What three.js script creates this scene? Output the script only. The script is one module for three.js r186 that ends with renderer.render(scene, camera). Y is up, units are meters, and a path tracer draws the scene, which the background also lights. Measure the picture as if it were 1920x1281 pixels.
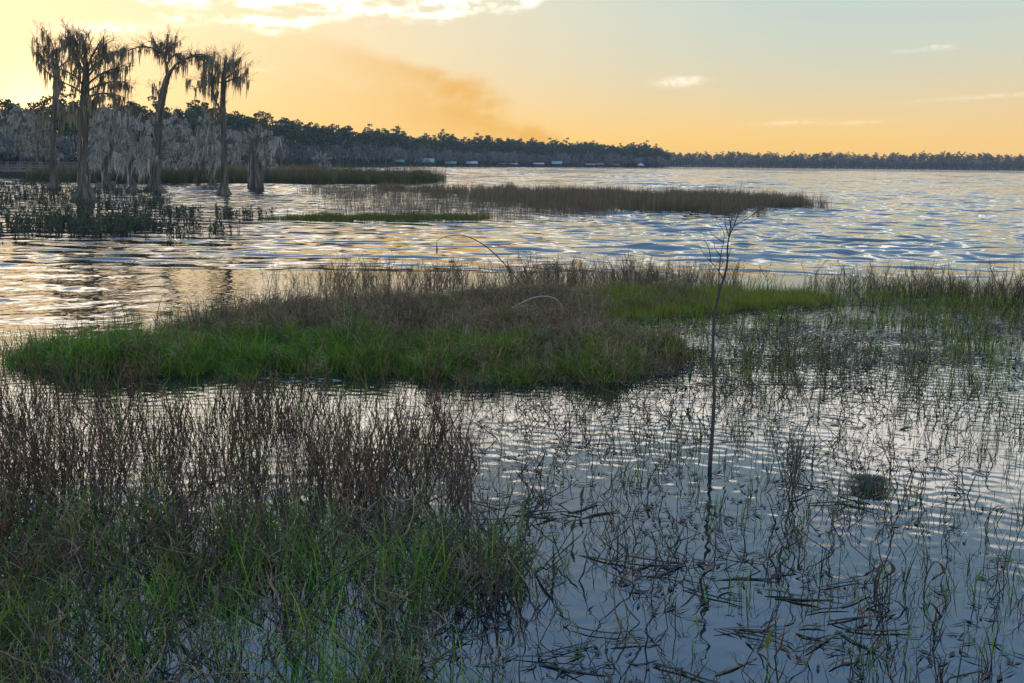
import * as THREE from 'three';
import { mergeGeometries } from 'three/addons/utils/BufferGeometryUtils.js';

// ---------------------------------------------------------------- camera, sky, sun, exposure
const R = Math.PI / 180;
const scene = new THREE.Scene();
const camera = new THREE.PerspectiveCamera(36, 1024 / 683, 0.1, 9000);
camera.position.set(0, 3, 0);
camera.rotation.set(-9.63 * R, 0, 0.6 * R);
const renderer = new THREE.WebGLRenderer({ antialias: true });
renderer.setSize(1024, 683);
renderer.toneMapping = THREE.LinearToneMapping;
renderer.toneMappingExposure = 1.45;
renderer.shadowMap.enabled = true;
const SUN_AZ = -24 * R, SUN_EL = 1.7 * R;
const sun = new THREE.DirectionalLight(new THREE.Color().setRGB(1, 0.66, 0.34), 2.0);
sun.position.set(Math.sin(SUN_AZ) * Math.cos(SUN_EL), Math.sin(SUN_EL), -Math.cos(SUN_AZ) * Math.cos(SUN_EL)).multiplyScalar(900);
sun.castShadow = true; sun.shadow.radius = 3; sun.shadow.mapSize.set(2048, 2048);
Object.assign(sun.shadow.camera, { left: -400, right: 400, top: 300, bottom: -300, near: 10, far: 2500 });
sun.name = 'setting_sun';
scene.add(sun, sun.target);
scene.fog = new THREE.FogExp2(0xdfe3ea, 0.00011);

// ---------------------------------------------------------------- noise and random numbers
function rng(seed) { let a = seed >>> 0; return () => { a = (a + 0x6d2b79f5) | 0; let t = Math.imul(a ^ (a >>> 15), 1 | a); t = (t + Math.imul(t ^ (t >>> 7), 61 | t)) ^ t; return ((t ^ (t >>> 14)) >>> 0) / 4294967296; }; }
const PERM = new Uint8Array(512), GX = new Float32Array(256), GY = new Float32Array(256);
{ const r = rng(77), p = [...Array(256).keys()]; for (let i = 255; i > 0; i--) { const j = Math.floor(r() * (i + 1)); [p[i], p[j]] = [p[j], p[i]]; } for (let i = 0; i < 512; i++) PERM[i] = p[i & 255]; for (let i = 0; i < 256; i++) { const a = r() * 6.28318; GX[i] = Math.cos(a); GY[i] = Math.sin(a); } }
function noise(x, y) {           // gradient noise, about -0.7 .. 0.7
  const xi = Math.floor(x), yi = Math.floor(y), fx = x - xi, fy = y - yi, X = xi & 255, Y = yi & 255;
  const u = fx * fx * fx * (fx * (fx * 6 - 15) + 10), v = fy * fy * fy * (fy * (fy * 6 - 15) + 10);
  const a = PERM[PERM[X] + Y], b = PERM[PERM[X + 1 & 255] + Y], c = PERM[PERM[X] + (Y + 1 & 255)], d = PERM[PERM[X + 1 & 255] + (Y + 1 & 255)];
  const n0 = GX[a] * fx + GY[a] * fy, n1 = GX[b] * (fx - 1) + GY[b] * fy, n2 = GX[c] * fx + GY[c] * (fy - 1), n3 = GX[d] * (fx - 1) + GY[d] * (fy - 1);
  return n0 + u * (n1 - n0) + v * (n2 - n0 + u * (n0 - n1 - n2 + n3));
}
function fbm(x, y, oct = 5) { let s = 0, a = 0.5, n = 0; for (let i = 0; i < oct; i++) { s += a * noise(x, y); n += a; a *= 0.55; x = x * 2.03 + 17.3; y = y * 2.03 - 9.1; } return s / n; }
const clamp = (x, a = 0, b = 1) => Math.min(b, Math.max(a, x));
const sstep = (a, b, x) => { const t = clamp((x - a) / (b - a)); return t * t * (3 - 2 * t); };
const lerp = (a, b, t) => a + (b - a) * t;
const mix3 = (a, b, t) => [lerp(a[0], b[0], t), lerp(a[1], b[1], t), lerp(a[2], b[2], t)];
function table(pts, x) { if (x <= pts[0][0]) return pts[0][1]; for (let i = 1; i < pts.length; i++) if (x <= pts[i][0]) return lerp(pts[i - 1][1], pts[i][1], (x - pts[i - 1][0]) / (pts[i][0] - pts[i - 1][0])); return pts[pts.length - 1][1]; }

// ---------------------------------------------------------------- the sky: dusk air, a sheet of cloud, drifting smoke
{
  const W = 4096, H = 2048, data = new Float32Array(W * H * 4);
  const sd = sun.position.clone().normalize();
  const edgeTable = [[-60, 13], [-30, 11], [-20, 8.6], [-18.6, 7.2], [-17.2, 6.65], [-13, 6.6], [-10, 7.0], [-4, 7.3], [0, 7.9], [3, 9.0], [12, 10.6], [30, 11.5], [60, 12]];
  const streaks = [[-20.6, 6.35, 2.2, 0.2, 0.5], [-18.6, 6.5, 0.9, 0.14, 0.35], [8.7, 4.3, 1.0, 0.16, 0.5], [9.4, 4.45, 0.5, 0.08, 0.35], [21.4, 5.85, 0.5, 0.06, 0.5], [20.6, 5.72, 1.2, 0.05, 0.25], [14.3, 2.2, 1.6, 0.07, 0.22], [17.5, 2.2, 1.5, 0.06, 0.2], [24, 3.45, 3.5, 0.06, 0.2], [-13.2, 4.6, 0.6, 0.06, 0.15]];
  for (let row = 0; row < H; row++) {
    const up = ((row + 0.5) / H - 0.5) * Math.PI, el = up / R, y = Math.sin(up), cy = Math.cos(up);
    for (let col = 0; col < W; col++) {
      const round = ((col + 0.5) / W - 0.5) * 2 * Math.PI, x = Math.cos(round) * cy, z = Math.sin(round) * cy, k = (row * W + col) * 4;
      let c;
      if (el < -1.5) c = [0.2, 0.17, 0.13];
      else {
        const e = Math.max(el, 0), az = Math.atan2(x, -z) / R, cs = x * sd.x + y * sd.y + z * sd.z, ang = Math.acos(clamp(cs, -1, 1)) / R;
        let da = Math.abs(az + 24); if (da > 180) da = 360 - da;
        const f1 = sstep(0, 42, da), f2 = sstep(35, 150, da);
        const hor = mix3(mix3([0.86, 0.52, 0.12], [0.86, 0.5, 0.085], f1), [0.55, 0.47, 0.44], f2);
        const mid = mix3(mix3([0.82, 0.65, 0.39], [0.41, 0.52, 0.5], f1), [0.5, 0.55, 0.62], f2);
        const zen = [0.23, 0.43, 0.74];
        c = mix3(hor, mid, 1 - Math.exp(-Math.pow(e / 4.2, 1.5))).map((q) => q * lerp(0.9, 1, f2));
        c = mix3(c, zen, sstep(6, 32, e));
        const glow = Math.exp(-ang * ang / 60) * 0.2 + Math.exp(-ang / 14) * 0.22, core = Math.exp(-ang * ang / 5) * 1.1;
        c[0] += glow * 0.8 + core; c[1] += glow * 0.46 + core * 0.68; c[2] += glow * 0.28 + core * 0.3;
        const near = Math.exp(-ang / 45);
        if (el > 0) {
          // smoke that drifts from behind the far woods
          let sm = 0;
          if (az > -26 && az < 6 && el < 9) {
            const n = fbm(az * 0.32 + 3, el * 0.55, 4) * 1.2 + fbm(az * 0.9 - el * 0.5, el * 1.4 + 4, 5) * 0.55;
            const rim = table([[0.5, 4.2], [1.2, 2.4], [2, 0.3], [2.6, -0.9], [3.3, -1.5], [4, -1.9], [4.7, -3.6], [5.5, -7], [7, -12], [9, -20]], el) + n * 2.4, d = rim - az;
            sm = 1.1 * sstep(-1.2, 2.2, d) * (0.9 * Math.exp(-d / 3.2) + 0.5 * Math.exp(-d / 9)) * sstep(7.2, 3.4, el) * clamp(0.85 + n * 0.9) * lerp(0.75, 1, sstep(0.4, 2, el));
            sm = clamp(sm);
          }
          if (az > 15) sm = Math.max(sm, 0.42 * sstep(17, 27, az) * sstep(60, 30, az) * Math.exp(-((el - 2.4) ** 2) / 5) * clamp(0.8 + fbm(az * 0.3, el * 0.7 + 9, 4)));
          if (sm > 0) c = mix3(c, az > 12 ? [0.63, 0.43, 0.22] : [0.62, 0.315, 0.04], sm * (az > 12 ? 1 : 0.8));
          // the cloud sheet, thinning overhead
          const lit = mix3([0.95, 0.92, 0.92], [1.9, 1.72, 1.45], clamp(near * 1.25)).map((q) => q * lerp(0.85, 1.3, sstep(7, 12, el))), shade = mix3([0.6, 0.61, 0.66], [1.05, 0.92, 0.74], clamp(near * 1.2)).map((q) => q * lerp(0.85, 1.2, sstep(7, 12, el)));
          let cov = 0, body = 0.5;
          const edge = table(edgeTable, az) + fbm(az * 0.35, 2.2, 3) * 0.9;
          if (el > 5.6) {
            const px = az * 0.3 + el * 0.16, py = el * 1.5 - az * 0.09;
            const low = fbm(px, py, 6), fine = fbm(px * 4.2 + 5, py * 3.2, 4);
            const D = 1 / (y + 0.03), qx = x * D, qz = z * D, hi = fbm(qx * 0.75 + 1.7, qz * 1.25 + 0.4, 6), hf = fbm(qx * 2.8 - 3, qz * 4.4, 4);
            const m = sstep(9, 13, el), n = lerp(low * 0.9 + fine * 0.5, hi * 1.1 + hf * 0.35, m), th = lerp(-0.12, -0.36 + sstep(12.5, 18, el) * 0.38 + sstep(17, 24, el) * 0.3, m);
            cov = sstep(th, th + 0.3, n) * sstep(-0.25, 0.45, el - edge) * lerp(0.97, 0.88, m);
            body = clamp(0.5 + (lerp(fine, hf, m)) * 1.5 + n * 0.3);
          }
          for (const [sa, se, wa, we, o] of streaks) { const u = (az - sa) / wa, v = (el - se - (az - sa) * 0.05) / we; if (Math.abs(u) < 2.2 && Math.abs(v) < 6) cov = Math.max(cov, o * Math.exp(-u * u - v * v * 0.6) * clamp(0.7 + 2.2 * fbm(az * 2.6, el * 7, 4))); }
          if (cov > 0) c = mix3(c, mix3(lit, shade, sstep(0.35, 0.95, body)), cov);
        }
      }
      data[k] = c[0]; data[k + 1] = c[1]; data[k + 2] = c[2]; data[k + 3] = 1;
    }
  }
  const sky = new THREE.DataTexture(data, W, H, THREE.RGBAFormat, THREE.FloatType);
  sky.mapping = THREE.EquirectangularReflectionMapping; sky.magFilter = sky.minFilter = THREE.LinearFilter; sky.needsUpdate = true;
  scene.background = sky; scene.environment = sky;
}

// ---------------------------------------------------------------- helpers that build meshes
const used = {};
function numbered(name) { const n = used[name] = (used[name] ?? -1) + 1; return n ? name + '_' + String(n).padStart(3, '0') : name; }
function tag(o, label, category, group, kind) { o.userData = { label }; if (category) o.userData.category = category; if (group) o.userData.group = group; if (kind) o.userData.kind = kind; return o; }
function top(o, name) { o.name = numbered(name); scene.add(o); o.traverse((m) => { if (m.isMesh) { m.castShadow = m.receiveShadow = true; } }); return o; }
function part(name, geometry, material, parent) { const m = new THREE.Mesh(geometry, material); m.name = name; m.castShadow = m.receiveShadow = true; if (parent) parent.add(m); return m; }
const V = (x, y, z) => new THREE.Vector3(x, y, z);
class Build {
  constructor() { this.p = []; this.c = []; this.uv = []; this.i = []; }
  get n() { return this.p.length / 3; }
  vert(x, y, z, col, u = 0, v = 0) { this.p.push(x, y, z); this.c.push(col[0], col[1], col[2]); this.uv.push(u, v); return this.n - 1; }
  tube(pts, radii, col, sides = 6, shape) {        // shape(angle, k, point) scales the radius
    let along = 0; const first = this.n, N = pts.length; let ref = V(0.31, 0.1, 0.95);
    for (let k = 0; k < N; k++) {
      const p = pts[k], t = pts[Math.min(k + 1, N - 1)].clone().sub(pts[Math.max(k - 1, 0)]).normalize();
      if (k) along += p.distanceTo(pts[k - 1]);
      const a = ref.clone().sub(t.clone().multiplyScalar(ref.dot(t))); if (a.lengthSq() < 1e-4) a.set(t.y, -t.x, 0.01); a.normalize(); const b = t.clone().cross(a);
      for (let s = 0; s <= sides; s++) {
        const th = (s % sides) / sides * Math.PI * 2, r = radii[k] * (shape ? shape(th, k, p) : 1), ca = Math.cos(th) * r, sa = Math.sin(th) * r;
        this.vert(p.x + a.x * ca + b.x * sa, p.y + a.y * ca + b.y * sa, p.z + a.z * ca + b.z * sa, typeof col === 'function' ? col(k / (N - 1), th) : col, s / sides * Math.max(1, Math.round(radii[0] * 6.28)), along);
      }
    }
    const w = sides + 1;
    for (let k = 0; k < N - 1; k++) for (let s = 0; s < sides; s++) { const q = first + k * w + s; this.i.push(q, q + 1, q + w, q + 1, q + w + 1, q + w); }
    return this;
  }
  ribbon(pts, widths, side, col) {
    const first = this.n, N = pts.length;
    for (let k = 0; k < N; k++) { const p = pts[k], w = widths[k] / 2, c = typeof col === 'function' ? col(k / (N - 1)) : col; this.vert(p.x - side.x * w, p.y - side.y * w, p.z - side.z * w, c, 0, k); this.vert(p.x + side.x * w, p.y + side.y * w, p.z + side.z * w, c, 1, k); }
    for (let k = 0; k < N - 1; k++) { const q = first + k * 2; this.i.push(q, q + 1, q + 2); if (widths[k + 1] > 1e-4) this.i.push(q + 1, q + 3, q + 2); }
    return this;
  }
  leaf(p, dir, side, len, wid, col, bend = 0, nrm) {    // a pointed leaf of four faces, folded a little along its midrib
    const n = nrm || dir.clone().cross(side).normalize(), q = (f, s, d) => this.vert(p.x + dir.x * len * f + side.x * s + n.x * d, p.y + dir.y * len * f + side.y * s + n.y * d, p.z + dir.z * len * f + side.z * s + n.z * d, col, f, s);
    const a = q(0, 0, 0), b = q(0.4, -wid / 2, wid * 0.15), c = q(0.4, wid / 2, wid * 0.15), m = q(0.45, 0, 0), e = q(1, 0, bend);
    this.i.push(a, m, b, a, c, m, b, m, e, m, c, e); return this;
  }
  box(cx, cy, cz, sx, sy, sz, col, turn = 0) {
    const g = new THREE.BoxGeometry(sx, sy, sz); g.rotateY(turn); g.translate(cx, cy, cz); const f = this.n, q = g.attributes.position, u = g.attributes.uv;
    for (let k = 0; k < q.count; k++) this.vert(q.getX(k), q.getY(k), q.getZ(k), col, u.getX(k) * Math.max(sx, sz), u.getY(k) * sy);
    for (const k of g.index.array) this.i.push(f + k); return this;
  }
  geo(smooth = true) {
    let g = new THREE.BufferGeometry();
    g.setAttribute('position', new THREE.Float32BufferAttribute(this.p, 3)); g.setAttribute('color', new THREE.Float32BufferAttribute(this.c, 3)); g.setAttribute('uv', new THREE.Float32BufferAttribute(this.uv, 2)); g.setIndex(this.i);
    if (!smooth) g = g.toNonIndexed();
    g.computeVertexNormals(); return g;
  }
}
function spline(pts, n) { return new THREE.CatmullRomCurve3(pts, false, 'centripetal').getPoints(n); }
function radiiOf(list, n) { const out = []; for (let k = 0; k <= n; k++) { const t = k / n * (list.length - 1), i = Math.min(Math.floor(t), list.length - 2); out.push(lerp(list[i], list[i + 1], t - i)); } return out; }
const jit = (c, r, a = 0.25) => { const s = 1 + (r() - 0.5) * 2 * a, h = (r() - 0.5) * a * 0.4; return [c[0] * s * (1 + h), c[1] * s, c[2] * s * (1 - h)]; };

// textures of matter: bark fibres, weathered timber, ripples
function tex(W, H, fn, srgb) { const d = new Uint8Array(W * H * 4); for (let y = 0; y < H; y++) for (let x = 0; x < W; x++) { const c = fn(x / W, y / H), k = (y * W + x) * 4; d[k] = clamp(c[0]) * 255; d[k + 1] = clamp(c[1]) * 255; d[k + 2] = clamp(c[2]) * 255; d[k + 3] = 255; } const t = new THREE.DataTexture(d, W, H); t.wrapS = t.wrapT = THREE.RepeatWrapping; t.magFilter = THREE.LinearFilter; t.minFilter = THREE.LinearMipmapLinearFilter; t.generateMipmaps = true; if (srgb) t.colorSpace = THREE.SRGBColorSpace; t.needsUpdate = true; return t; }
const loop = (f, u, v, su, sv) => { const a = f(u * su, v * sv), b = f((u - 1) * su, v * sv), c = f(u * su, (v - 1) * sv), d = f((u - 1) * su, (v - 1) * sv); return lerp(lerp(a, b, u), lerp(c, d, u), v); };
const barkTone = tex(256, 256, (u, v) => { const n = loop((a, b) => fbm(a, b, 5), u, v, 14, 2.2), m = loop((a, b) => fbm(a + 40, b, 4), u, v, 3, 3); const g = 0.72 + n * 0.75 + m * 0.35; return [g, g, g]; });
const barkRelief = tex(256, 256, (u, v) => { const n = 0.5 + loop((a, b) => fbm(a, b, 5), u, v, 14, 2.2); return [n, n, n]; });
const woodTone = tex(256, 256, (u, v) => { const n = loop((a, b) => fbm(a, b, 5), u, v, 3, 26), g = 0.8 + n * 0.6; return [g, g, g]; });
const std = (o) => new THREE.MeshStandardMaterial({ roughness: 0.95, vertexColors: true, side: THREE.DoubleSide, ...o });
const leafy = (t, o) => new THREE.MeshPhysicalMaterial({ roughness: 1, vertexColors: true, side: THREE.DoubleSide, transmission: t, thickness: 0, specularIntensity: 0.3, ...o });
const M = {
  bark: std({ map: barkTone, bumpMap: barkRelief, bumpScale: 0.05 }), twig: std({}), stem: std({ roughness: 0.8 }), moss: leafy(0.4), leaf: leafy(0.45), needle: std({ roughness: 0.9 }), wood: std({ map: woodTone }),
  paint: std({ roughness: 0.5 }), metalRoof: std({ roughness: 0.45, metalness: 0.1 }), soil: std({ roughness: 1 }),
};

// ---------------------------------------------------------------- the water
const shore = [[-80, 150], [-50, 165], [-38, 175], [-30, 190], [-25, 205], [-20, 235], [-16, 320], [-13.4, 440], [-10, 560], [-6.4, 690], [-2, 830], [1.2, 940], [4, 1020], [7, 1090], [8.1, 1120]];
{
  const rw = rng(5), comps = [];
  for (let i = 0; i < 44; i++) { const L = 0.28 * Math.pow(3.6 / 0.28, (i + rw() * 0.8) / 44), a = (rw() + rw() + rw() - 1.5) * 1.25 + 0.18, k = 2 * Math.PI / L; comps.push([L, Math.sin(a) * k, Math.cos(a) * k, rw() * 6.283, 1 / k]); }
  for (let i = 0; i < 16; i++) { const L = 4.5 * Math.pow(6, (i + rw() * 0.8) / 16), a = (rw() + rw() - 1) * 1.2, k = 2 * Math.PI / L; comps.push([L, Math.sin(a) * k, Math.cos(a) * k, rw() * 6.283, 1 / k]); }
  // slope of each wave by place: nearly still among the plants, chop on the open lake
  const slope = (x, z, L) => {
    const open = Math.max(sstep(-27, -36, z), 0.9 * sstep(-15, -21, z) * sstep(-5.5, -8, x - (z + 20) * 0.35)), right = sstep(-6, 14, x + noise(x * 0.05, z * 0.05) * 8), far = sstep(-60, -130, z), reeds = sstep(4, -12, x) * sstep(-38, -46, z) * sstep(-150, -120, z);
    const e = lerp(lerp(0.055, 0.03, sstep(-10, -14, z)), lerp(0.34, 1.25, right), open) + far * 0.3, gust = clamp(1 + noise(x * 0.06, z * 0.03) * 0.8 + noise(x * 0.21, z * 0.09) * 0.6, 0.3, 1.8);
    const longOk = lerp(sstep(1.0, 0.4, L), 1, open);
    if (L > 4) return 0.028 * sstep(-50, -150, z) * clamp(0.5 + noise(x * 0.02, z * 0.012) * 1.5 + noise(x * 0.07, z * 0.03), 0.1, 1.6);
    return 0.031 * e * gust * longOk * (1 - 0.35 * reeds) * (L < 0.7 && open < 0.5 ? 1.1 : 1) * (L > 1.6 ? 0.62 : L < 1 ? 1.25 : 1);
  };
  const azs = []; for (let a = -180; a < -40; a += 5) azs.push(a); for (let k = 0; k <= 560; k++) azs.push(-40 + 80 * k / 560); for (let a = 45; a <= 180; a += 5) azs.push(a);
  const rs = []; for (let k = 0; k < 40; k++) rs.push(1.2 * Math.pow(5 / 1.2, k / 40)); for (let k = 0; k < 900; k++) rs.push(5 * Math.pow(150, k / 900)); for (let k = 0; k <= 40; k++) rs.push(750 * Math.pow(8, k / 40));
  const step = Math.log(150) / 900, NA = azs.length, pos = new Float32Array(NA * rs.length * 3), nor = new Float32Array(pos.length), uv = new Float32Array(NA * rs.length * 2);
  let q = 0;
  for (const r of rs) for (const a of azs) {
    const x = Math.sin(a * R) * r, z = -Math.cos(a * R) * r; let y = 0, sx = 0, sz = 0;
    if (Math.abs(a) <= 41 && r < 745) {
      const wx = x + noise(x * 0.11, z * 0.11) * 1.2 + noise(x * 0.5 + 7, z * 0.5) * 0.16, wz = z + noise(x * 0.13 + 31, z * 0.13) * 1.2 + noise(x * 0.6, z * 0.6 + 5) * 0.16, s = slope(x, z, 0.5), sl = slope(x, z, 3);
      for (const [L, kx, kz, ph, ik] of comps) { if (L > 4 && r < 50) continue;
        const keep = sstep(2.2, 4.5, L / (r * step)); if (keep <= 0) continue;
        const A = keep * (L < 0.8 ? s : lerp(s, sl, clamp((L - 0.8) / 2))) * (L > 1.5 ? slope(x, z, L) / Math.max(sl, 1e-4) : 1), t = kx * wx + kz * wz + ph, cs = Math.cos(t);
        y += A * ik * Math.sin(t); sx += A * cs * kx * ik; sz += A * cs * kz * ik;
      }
    }
    if (r > 2000) y -= 0.02 * (r - 2000) * 0.001;
    const l = 1 / Math.hypot(sx, 1, sz); pos[q * 3] = x; pos[q * 3 + 1] = y; pos[q * 3 + 2] = z; nor[q * 3] = -sx * l; nor[q * 3 + 1] = l; nor[q * 3 + 2] = -sz * l; uv[q * 2] = x / 24; uv[q * 2 + 1] = z / 24; q++;
  }
  const near = [], far = [];
  for (let k = 0; k < rs.length - 1; k++) for (let a = 0; a < NA - 1; a++) { const i = k * NA + a, t = rs[k] * Math.cos(azs[a] * R) > 29 ? far : near; t.push(i, i + 1, i + NA, i + 1, i + NA + 1, i + NA); }
  const g = new THREE.BufferGeometry(); g.setAttribute('position', new THREE.BufferAttribute(pos, 3)); g.setAttribute('normal', new THREE.BufferAttribute(nor, 3)); g.setAttribute('uv', new THREE.BufferAttribute(uv, 2)); g.setIndex([...Array(0)]); g.setIndex(new THREE.BufferAttribute(new Uint32Array(near.length + far.length), 1)); g.index.array.set(near, 0); g.index.array.set(far, near.length);
  g.addGroup(0, near.length, 0); g.addGroup(near.length, far.length, 1);
  // ripples as relief, waves that fit the 24 m tile a whole number of times
  const relief = (seed, lo, hi, n, spread) => { const r = rng(seed), ws = []; for (let i = 0; i < n; i++) { const m = lo * Math.pow(hi / lo, r()), a = (r() + r() - 1) * spread, kx = Math.round(Math.sin(a) * m), ky = Math.round(Math.cos(a) * m); ws.push([kx * 6.28318, ky * 6.28318, r() * 6.283, 1 / Math.max(1, Math.hypot(kx, ky))]); } const tot = Math.sqrt(ws.reduce((s, w) => s + w[3] * w[3], 0)) * 2.2;
    return tex(1024, 1024, (u, v) => { let s = 0; for (const [a, b, p, m] of ws) s += Math.sin(a * u + b * v + p) * m; s = 0.5 + 0.5 * s / tot; return [s, s, s]; }); };
  const water = (map, scale, rough) => new THREE.MeshPhysicalMaterial({ color: new THREE.Color().setRGB(0.012, 0.016, 0.017), roughness: rough, ior: 1.95, bumpMap: map, bumpScale: scale });
  const lake = part('x', g, [water(relief(11, 75, 190, 44, 2.0), 0.0036, 0.02), water(relief(12, 7, 60, 44, 1.25), 0.25, 0.04)]);
  tag(lake, 'rippled lake water mirroring the dusk sky', undefined, undefined, 'structure'); top(lake, 'lake_water');
}

// ---------------------------------------------------------------- land behind the lake and its woods
const polar = (az, d) => [Math.sin(az * R) * d, -Math.cos(az * R) * d];
const landHeight = (back) => 0.25 + 2.6 * sstep(4, 160, back) + 1.2 * sstep(60, 300, back);
function land(name, label, azs, front, depth) {
  const b = new Build(), rows = [-6, -1, 1, 4, 12, 30, 70, 140, 240, depth], w = azs.length;
  for (const s of rows) for (const az of azs) { const [x, z] = polar(az, front(az) + s); b.vert(x, s < 0 ? -0.4 : landHeight(s) + noise(x * 0.05, z * 0.05) * 0.3, z, jit([0.085, 0.07, 0.045], () => 0.5 + noise(x * 0.09, z * 0.09)), x / 4, z / 4); }
  for (let r = 0; r < rows.length - 1; r++) for (let a = 0; a < w - 1; a++) { const q = r * w + a; b.i.push(q, q + 1, q + w, q + 1, q + w + 1, q + w); }
  const m = part('x', b.geo(), M.soil); tag(m, label, undefined, undefined, 'structure'); top(m, name);
}
const shoreA = (az) => table(shore, az) + noise(az * 0.7, 3) * 14, shoreB = (az) => 1720 + noise(az * 0.22, 8) * 90;
{ const A = []; for (let a = -80; a <= 8.1; a += 0.5) A.push(a); land('shore_terrain', 'low wooded shore behind the cypresses and boathouses', A, shoreA, 420); const B = []; for (let a = 3; a <= 62; a += 1) B.push(a); land('distant_shore_terrain', 'faint flat shore across the open lake', B, shoreB, 420); }

function pineParts(seed, H) {
  const r = rng(seed), t = new Build(), c = new Build(), top = V((r() - 0.5) * 1.2, H * 0.94, (r() - 0.5) * 1.2), lean = V((r() - 0.5) * 0.8, H * 0.5, (r() - 0.5) * 0.8);
  const path = spline([V(0, -0.4, 0), lean, top], 6); t.tube(path, radiiOf([0.3, 0.22, 0.07], 6), [0.09, 0.07, 0.055], 5);
  const n = 8 + Math.floor(r() * 5);
  for (let k = 0; k < n; k++) {
    const f = k / n, yy = H * (0.56 + 0.4 * f) + (r() - 0.5) * 0.8, spread = 3.3 * Math.sin(Math.PI * (0.28 + 0.66 * f)) * (0.55 + r() * 0.6), an = k * 2.4 + r(), base = V(lerp(0, top.x, yy / H), yy - 0.9, lerp(0, top.z, yy / H)), cc = V(base.x + Math.cos(an) * spread, yy, base.z + Math.sin(an) * spread);
    t.tube([base, base.clone().lerp(cc, 0.6).add(V(0, -0.1, 0)), cc], [0.09, 0.06, 0.03], [0.1, 0.08, 0.065], 3);
    const rx = 1.1 + r() * 0.9, ry = 0.6 + r() * 0.45;
    for (let j = 0; j < 44; j++) {
      const u = r() * 6.283, v = Math.acos(2 * r() - 1), d = 0.55 + r() * 0.5, p = V(cc.x + Math.cos(u) * Math.sin(v) * rx * d, cc.y + Math.cos(v) * ry * d, cc.z + Math.sin(u) * Math.sin(v) * rx * d), dir = V(r() - 0.5, (r() - 0.35) * 0.9, r() - 0.5).normalize(), side = dir.clone().cross(V(r() - 0.5, r() - 0.5, r() - 0.5)).normalize(), L = 0.5 + r() * 0.6;
      c.leaf(p.addScaledVector(dir, -L / 2), dir, side, L, L * 0.62, jit([0.085, 0.105, 0.055], r, 0.4));
    }
  }
  return [t, c];
}
function greyTreeParts(seed, H, green) {      // leafless swamp trees hung with moss, or a broad evergreen oak
  const r = rng(seed), t = new Build(), c = new Build(), bark = [0.17, 0.15, 0.13];
  t.tube(spline([V(0, -0.4, 0), V((r() - 0.5), H * 0.4, (r() - 0.5)), V((r() - 0.5) * 1.5, H * 0.92, (r() - 0.5) * 1.5)], 5), radiiOf([0.38, 0.2, 0.05], 5), bark, 5);
  const n = 12;
  for (let k = 0; k < n; k++) {
    const y0 = H * (0.3 + 0.55 * k / n), an = k * 2.4 + r() * 0.8, L = H * (0.36 - 0.2 * k / n) * (0.7 + r() * 0.6), a = V(0, y0, 0), m = V(Math.cos(an) * L * 0.6, y0 + L * 0.42, Math.sin(an) * L * 0.6), e = V(Math.cos(an) * L, y0 + L * 0.5, Math.sin(an) * L);
    t.tube([a, m, e], [0.1, 0.07, 0.02], bark, 3);
    for (let j = 0; j < (green ? 16 : 15); j++) {
      const f = 0.3 + 0.75 * r(), p = a.clone().lerp(m, Math.min(1, f * 1.4)).lerp(e, Math.max(0, f - 0.4)).add(V((r() - 0.5) * 2.2, (r() - 0.3) * 1.6, (r() - 0.5) * 2.2));
      if (green) { const dir = V(r() - 0.5, r() - 0.5, r() - 0.5).normalize(), side = dir.clone().cross(V(r() - 0.5, 1, r() - 0.5)).normalize(), S = 0.7 + r() * 0.8; c.leaf(p, dir, side, S, S * 0.7, jit([0.08, 0.092, 0.055], r, 0.4)); }
      else { const th = r() * 6.28, s = V(Math.cos(th), 0, Math.sin(th)), hang = 0.6 + r() * 1.5, d = V((r() - 0.5) * 1.8, 0.5 + r() * 0.9, (r() - 0.5) * 1.8), tone = jit([0.22, 0.195, 0.17], r, 0.3);
        c.ribbon([p, p.clone().addScaledVector(d, 0.5), p.clone().addScaledVector(d, 0.9).add(V(0, -0.1, 0))], [0.09, 0.06, 0.001], s, bark);
        c.ribbon([p, p.clone().add(V(0.05, -hang * 0.5, 0.03)), p.clone().add(V(-0.04, -hang, 0))], [0.12, 0.3 + r() * 0.25, 0.001], s, tone); }
    }
  }
  return [t, c];
}
const pineKinds = [1, 2, 3, 4, 5].map((s) => pineParts(s * 31, 17 + s).map((b) => b.geo()));
const greyKinds = [1, 2, 3, 4].map((s) => greyTreeParts(s * 57, 9.5 + s * 0.9, false).map((b) => b.geo()));
const oakKinds = [1, 2, 3].map((s) => greyTreeParts(s * 91, 12 + s, true).map((b) => b.geo()));
const mat4 = (x, y, z, turn, s, sy = s, tiltX = 0, tiltZ = 0) => new THREE.Matrix4().compose(V(x, y, z), new THREE.Quaternion().setFromEuler(new THREE.Euler(tiltX, turn, tiltZ, 'XYZ')), V(s, sy, s));
function stuff(name, label, category, geos, lists, material, partName) {   // one mass: a group whose children are instanced pieces
  const g = new THREE.Group();
  geos.forEach((geo, k) => { const L = lists[k]; if (!L.length) return; const im = new THREE.InstancedMesh(geo, material, L.length); L.forEach(([m, c], i) => { im.setMatrixAt(i, m); im.setColorAt(i, c); }); im.name = partName; im.userData = { kind: 'stuff' }; g.add(im); });
  tag(g, label, category, undefined, 'stuff'); return top(g, name);
}
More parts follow.
